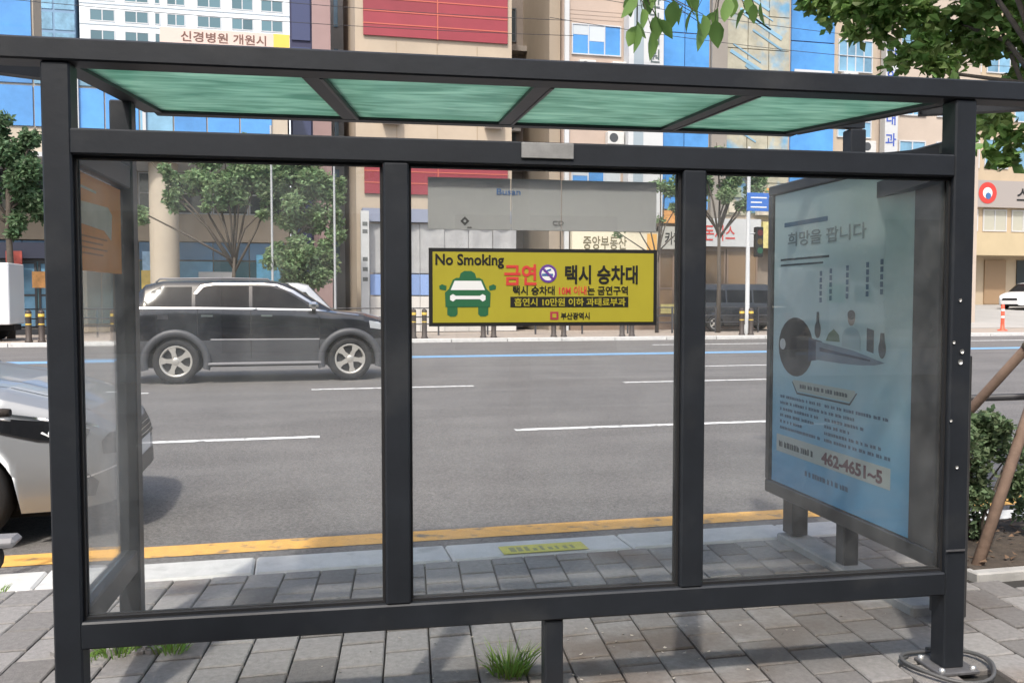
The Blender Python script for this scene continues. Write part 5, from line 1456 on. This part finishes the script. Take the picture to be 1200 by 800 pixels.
# weeds in the joints
def tuft(label, loc, n, h_, spread, seed):
    rn5 = random.Random(seed); mb = MB()
    for k in range(n):
        a = rn5.uniform(0, 2 * PI); d0 = rn5.uniform(0, spread * .45); ln = h_ * rn5.uniform(.45, 1.1)
        p = Vector((d0 * math.cos(a), d0 * math.sin(a), 0)); dv = Vector((math.cos(a) * rn5.uniform(.1, .9), math.sin(a) * rn5.uniform(.1, .9), 1)).normalized()
        sd3 = dv.cross(Vector((rn5.gauss(0, 1), rn5.gauss(0, 1), 0))).normalized() * .0028
        q1 = p + dv * ln * .55; q2 = p + dv * ln + Vector((dv.x, dv.y, -.25)) * ln * .25
        o = len(mb.v)
        mb.v += [tuple(p - sd3), tuple(p + sd3), tuple(q1 + sd3 * .8), tuple(q1 - sd3 * .8), tuple(q2)]
        mb.f += [(o, o + 1, o + 2, o + 3), (o + 3, o + 2, o + 4)]; mb.mi += [0, 0]; mb.sm += [False, False]
    tag(mb.build('grass_tuft', M['grass'], None, loc, fix=False), label, 'grass', 'grass tufts in the paving joints')
tuft('bright green grass tuft at the foot of the middle shelter leg', (1.525, .155, -.005), 150, .15, .15, 1)
tuft('sparse grass tuft beside the left front post foot', (.02, .74, -.01), 150, .10, .18, 2)
tuft('small grass tuft right of the left front post foot', (.22, .70, -.01), 120, .10, .14, 3)
tuft('flat patch of grass at the far left kerb', (-.78, 1.66, -.01), 130, .05, .26, 4)
tuft('wide sparse weed patch left of the left front post foot', (-.12, .72, -.01), 120, .06, .2, 7)
tuft('yellowish weed behind the left front post foot', (.10, .98, -.01), 90, .06, .16, 8)
tuft('small weed left of the right shelter post', (3.62, .78, -.01), 40, .08, .05, 5)
tuft('tiny weed in front of the advertising box foot', (3.02, .72, -.01), 26, .06, .05, 6)
# rubble of broken paving and moss round the left front post foot
rb_ = thing('broken_paving', 'broken pieces of paving round the left front post foot', 'rubble', (.03, .80, 0))
for k in range(12):
    a = rn4.uniform(0, 6.3); d0 = rn4.uniform(.10, .26); s = rn4.uniform(.02, .055)
    poly = [(s * rn4.uniform(.6, 1) * math.cos(t), s * rn4.uniform(.6, 1) * math.sin(t)) for t in (0, 1.1, 2.3, 3.4, 4.6, 5.5)]
    MB().prism(poly, (d0 * math.cos(a), d0 * math.sin(a) * .6, 0), (1, 0, .08), (0, 1, .05), (0, 0, 1), .0, rn4.uniform(.012, .03)).build('chunk', pm[1], rb_)
# small pale petals and grit on the pavers
gt = MB()
for k in range(90):
    x, y = rn4.gauss(2.0, .55), rn4.gauss(.22, .28)
    if y > 1.5 or y < -.6: continue
    s = rn4.uniform(.003, .010); a = rn4.uniform(0, 6)
    gt.add([(x + s * math.cos(a + t), y + s * math.sin(a + t) * .7, .003 + (.004 if j == 1 else 0)) for j, t in enumerate((0, 1.4, 2.6, 4.2))], [(0, 1, 2, 3)])
tag(gt.build('petals', mat('petal_pale', (.42, .38, .33), .8), None, fix=False), 'small pale petals and grit scattered on the paving', 'petals', kind='stuff')
# yellow sticker on the kerb
ks = thing('kerb_sticker', 'long yellow sticker with worn print on top of the kerb', 'sticker', (1.86, 1.70, .010))
MB().box(0, .50, .015, .175, 0, .0015).build('sheet', mat('sticker_yellow', (.68, .62, .12), .6, var=.15, scale=12), ks)
for k in range(9):
    MB().box(.05 + k * .045, .05 + k * .045 + rn4.uniform(.015, .035), .05, .05 + rn4.uniform(.05, .09), .0018, .0024).build('worn_print', mat('sticker_ink', (.36, .36, .16), .7), ks)
# kick scooter parked at the left kerb, only its bar end and deck reach into the picture
kc = thing('kick_scooter', 'dark kick scooter at the left picture edge by the kerb', 'scooter', (-.79, 1.98, .006), R(0))
MB().tube([(-.24, .0, .06), (-.20, .0, .55), (-.16, 0, .84)], .022, 10).build('stem', M['black'], kc)
bar = MB().tube([(-.16, .0, .84), (-.06, -.02, .845), (.0, -.02, .845)], .013, 8).build('handlebar', M['black'], kc)
MB().tube([(-.03, -.02, .845), (.05, -.03, .85), (.085, -.035, .85)], [.021, .023, .02], 10).build('grip', mat('grip_rubber', (.03, .024, .02), .85, bump=.6, bscale=90), kc)
MB().tube([(-.01, -.03, .838), (.05, -.07, .82), (.095, -.075, .815)], .006, 6).build('brake_lever', M['metal'], kc)
MB().tube([(-.16, .0, .84), (-.28, .02, .845), (-.40, .03, .85)], .016, 8).build('grip', M['black'], kc)
MB().box(-.30, .10, -.075, .075, .15, .20, .02).build('deck', mat('deck_grey', (.20, .20, .21), .5), kc)
for x in (-.26, -.06):
    MB().lathe([(.02, -.02), (.06, -.022), (.085, -.018), (.09, 0), (.085, .018), (.06, .022), (.02, .02)], 18, axis='Y', c=(x, 0, .09)).build('wheel', M['tyre'], kc)
MB().box(-.20, -.02, -.02, .02, .10, .149).build('axle_fork', M['metal'], kc)
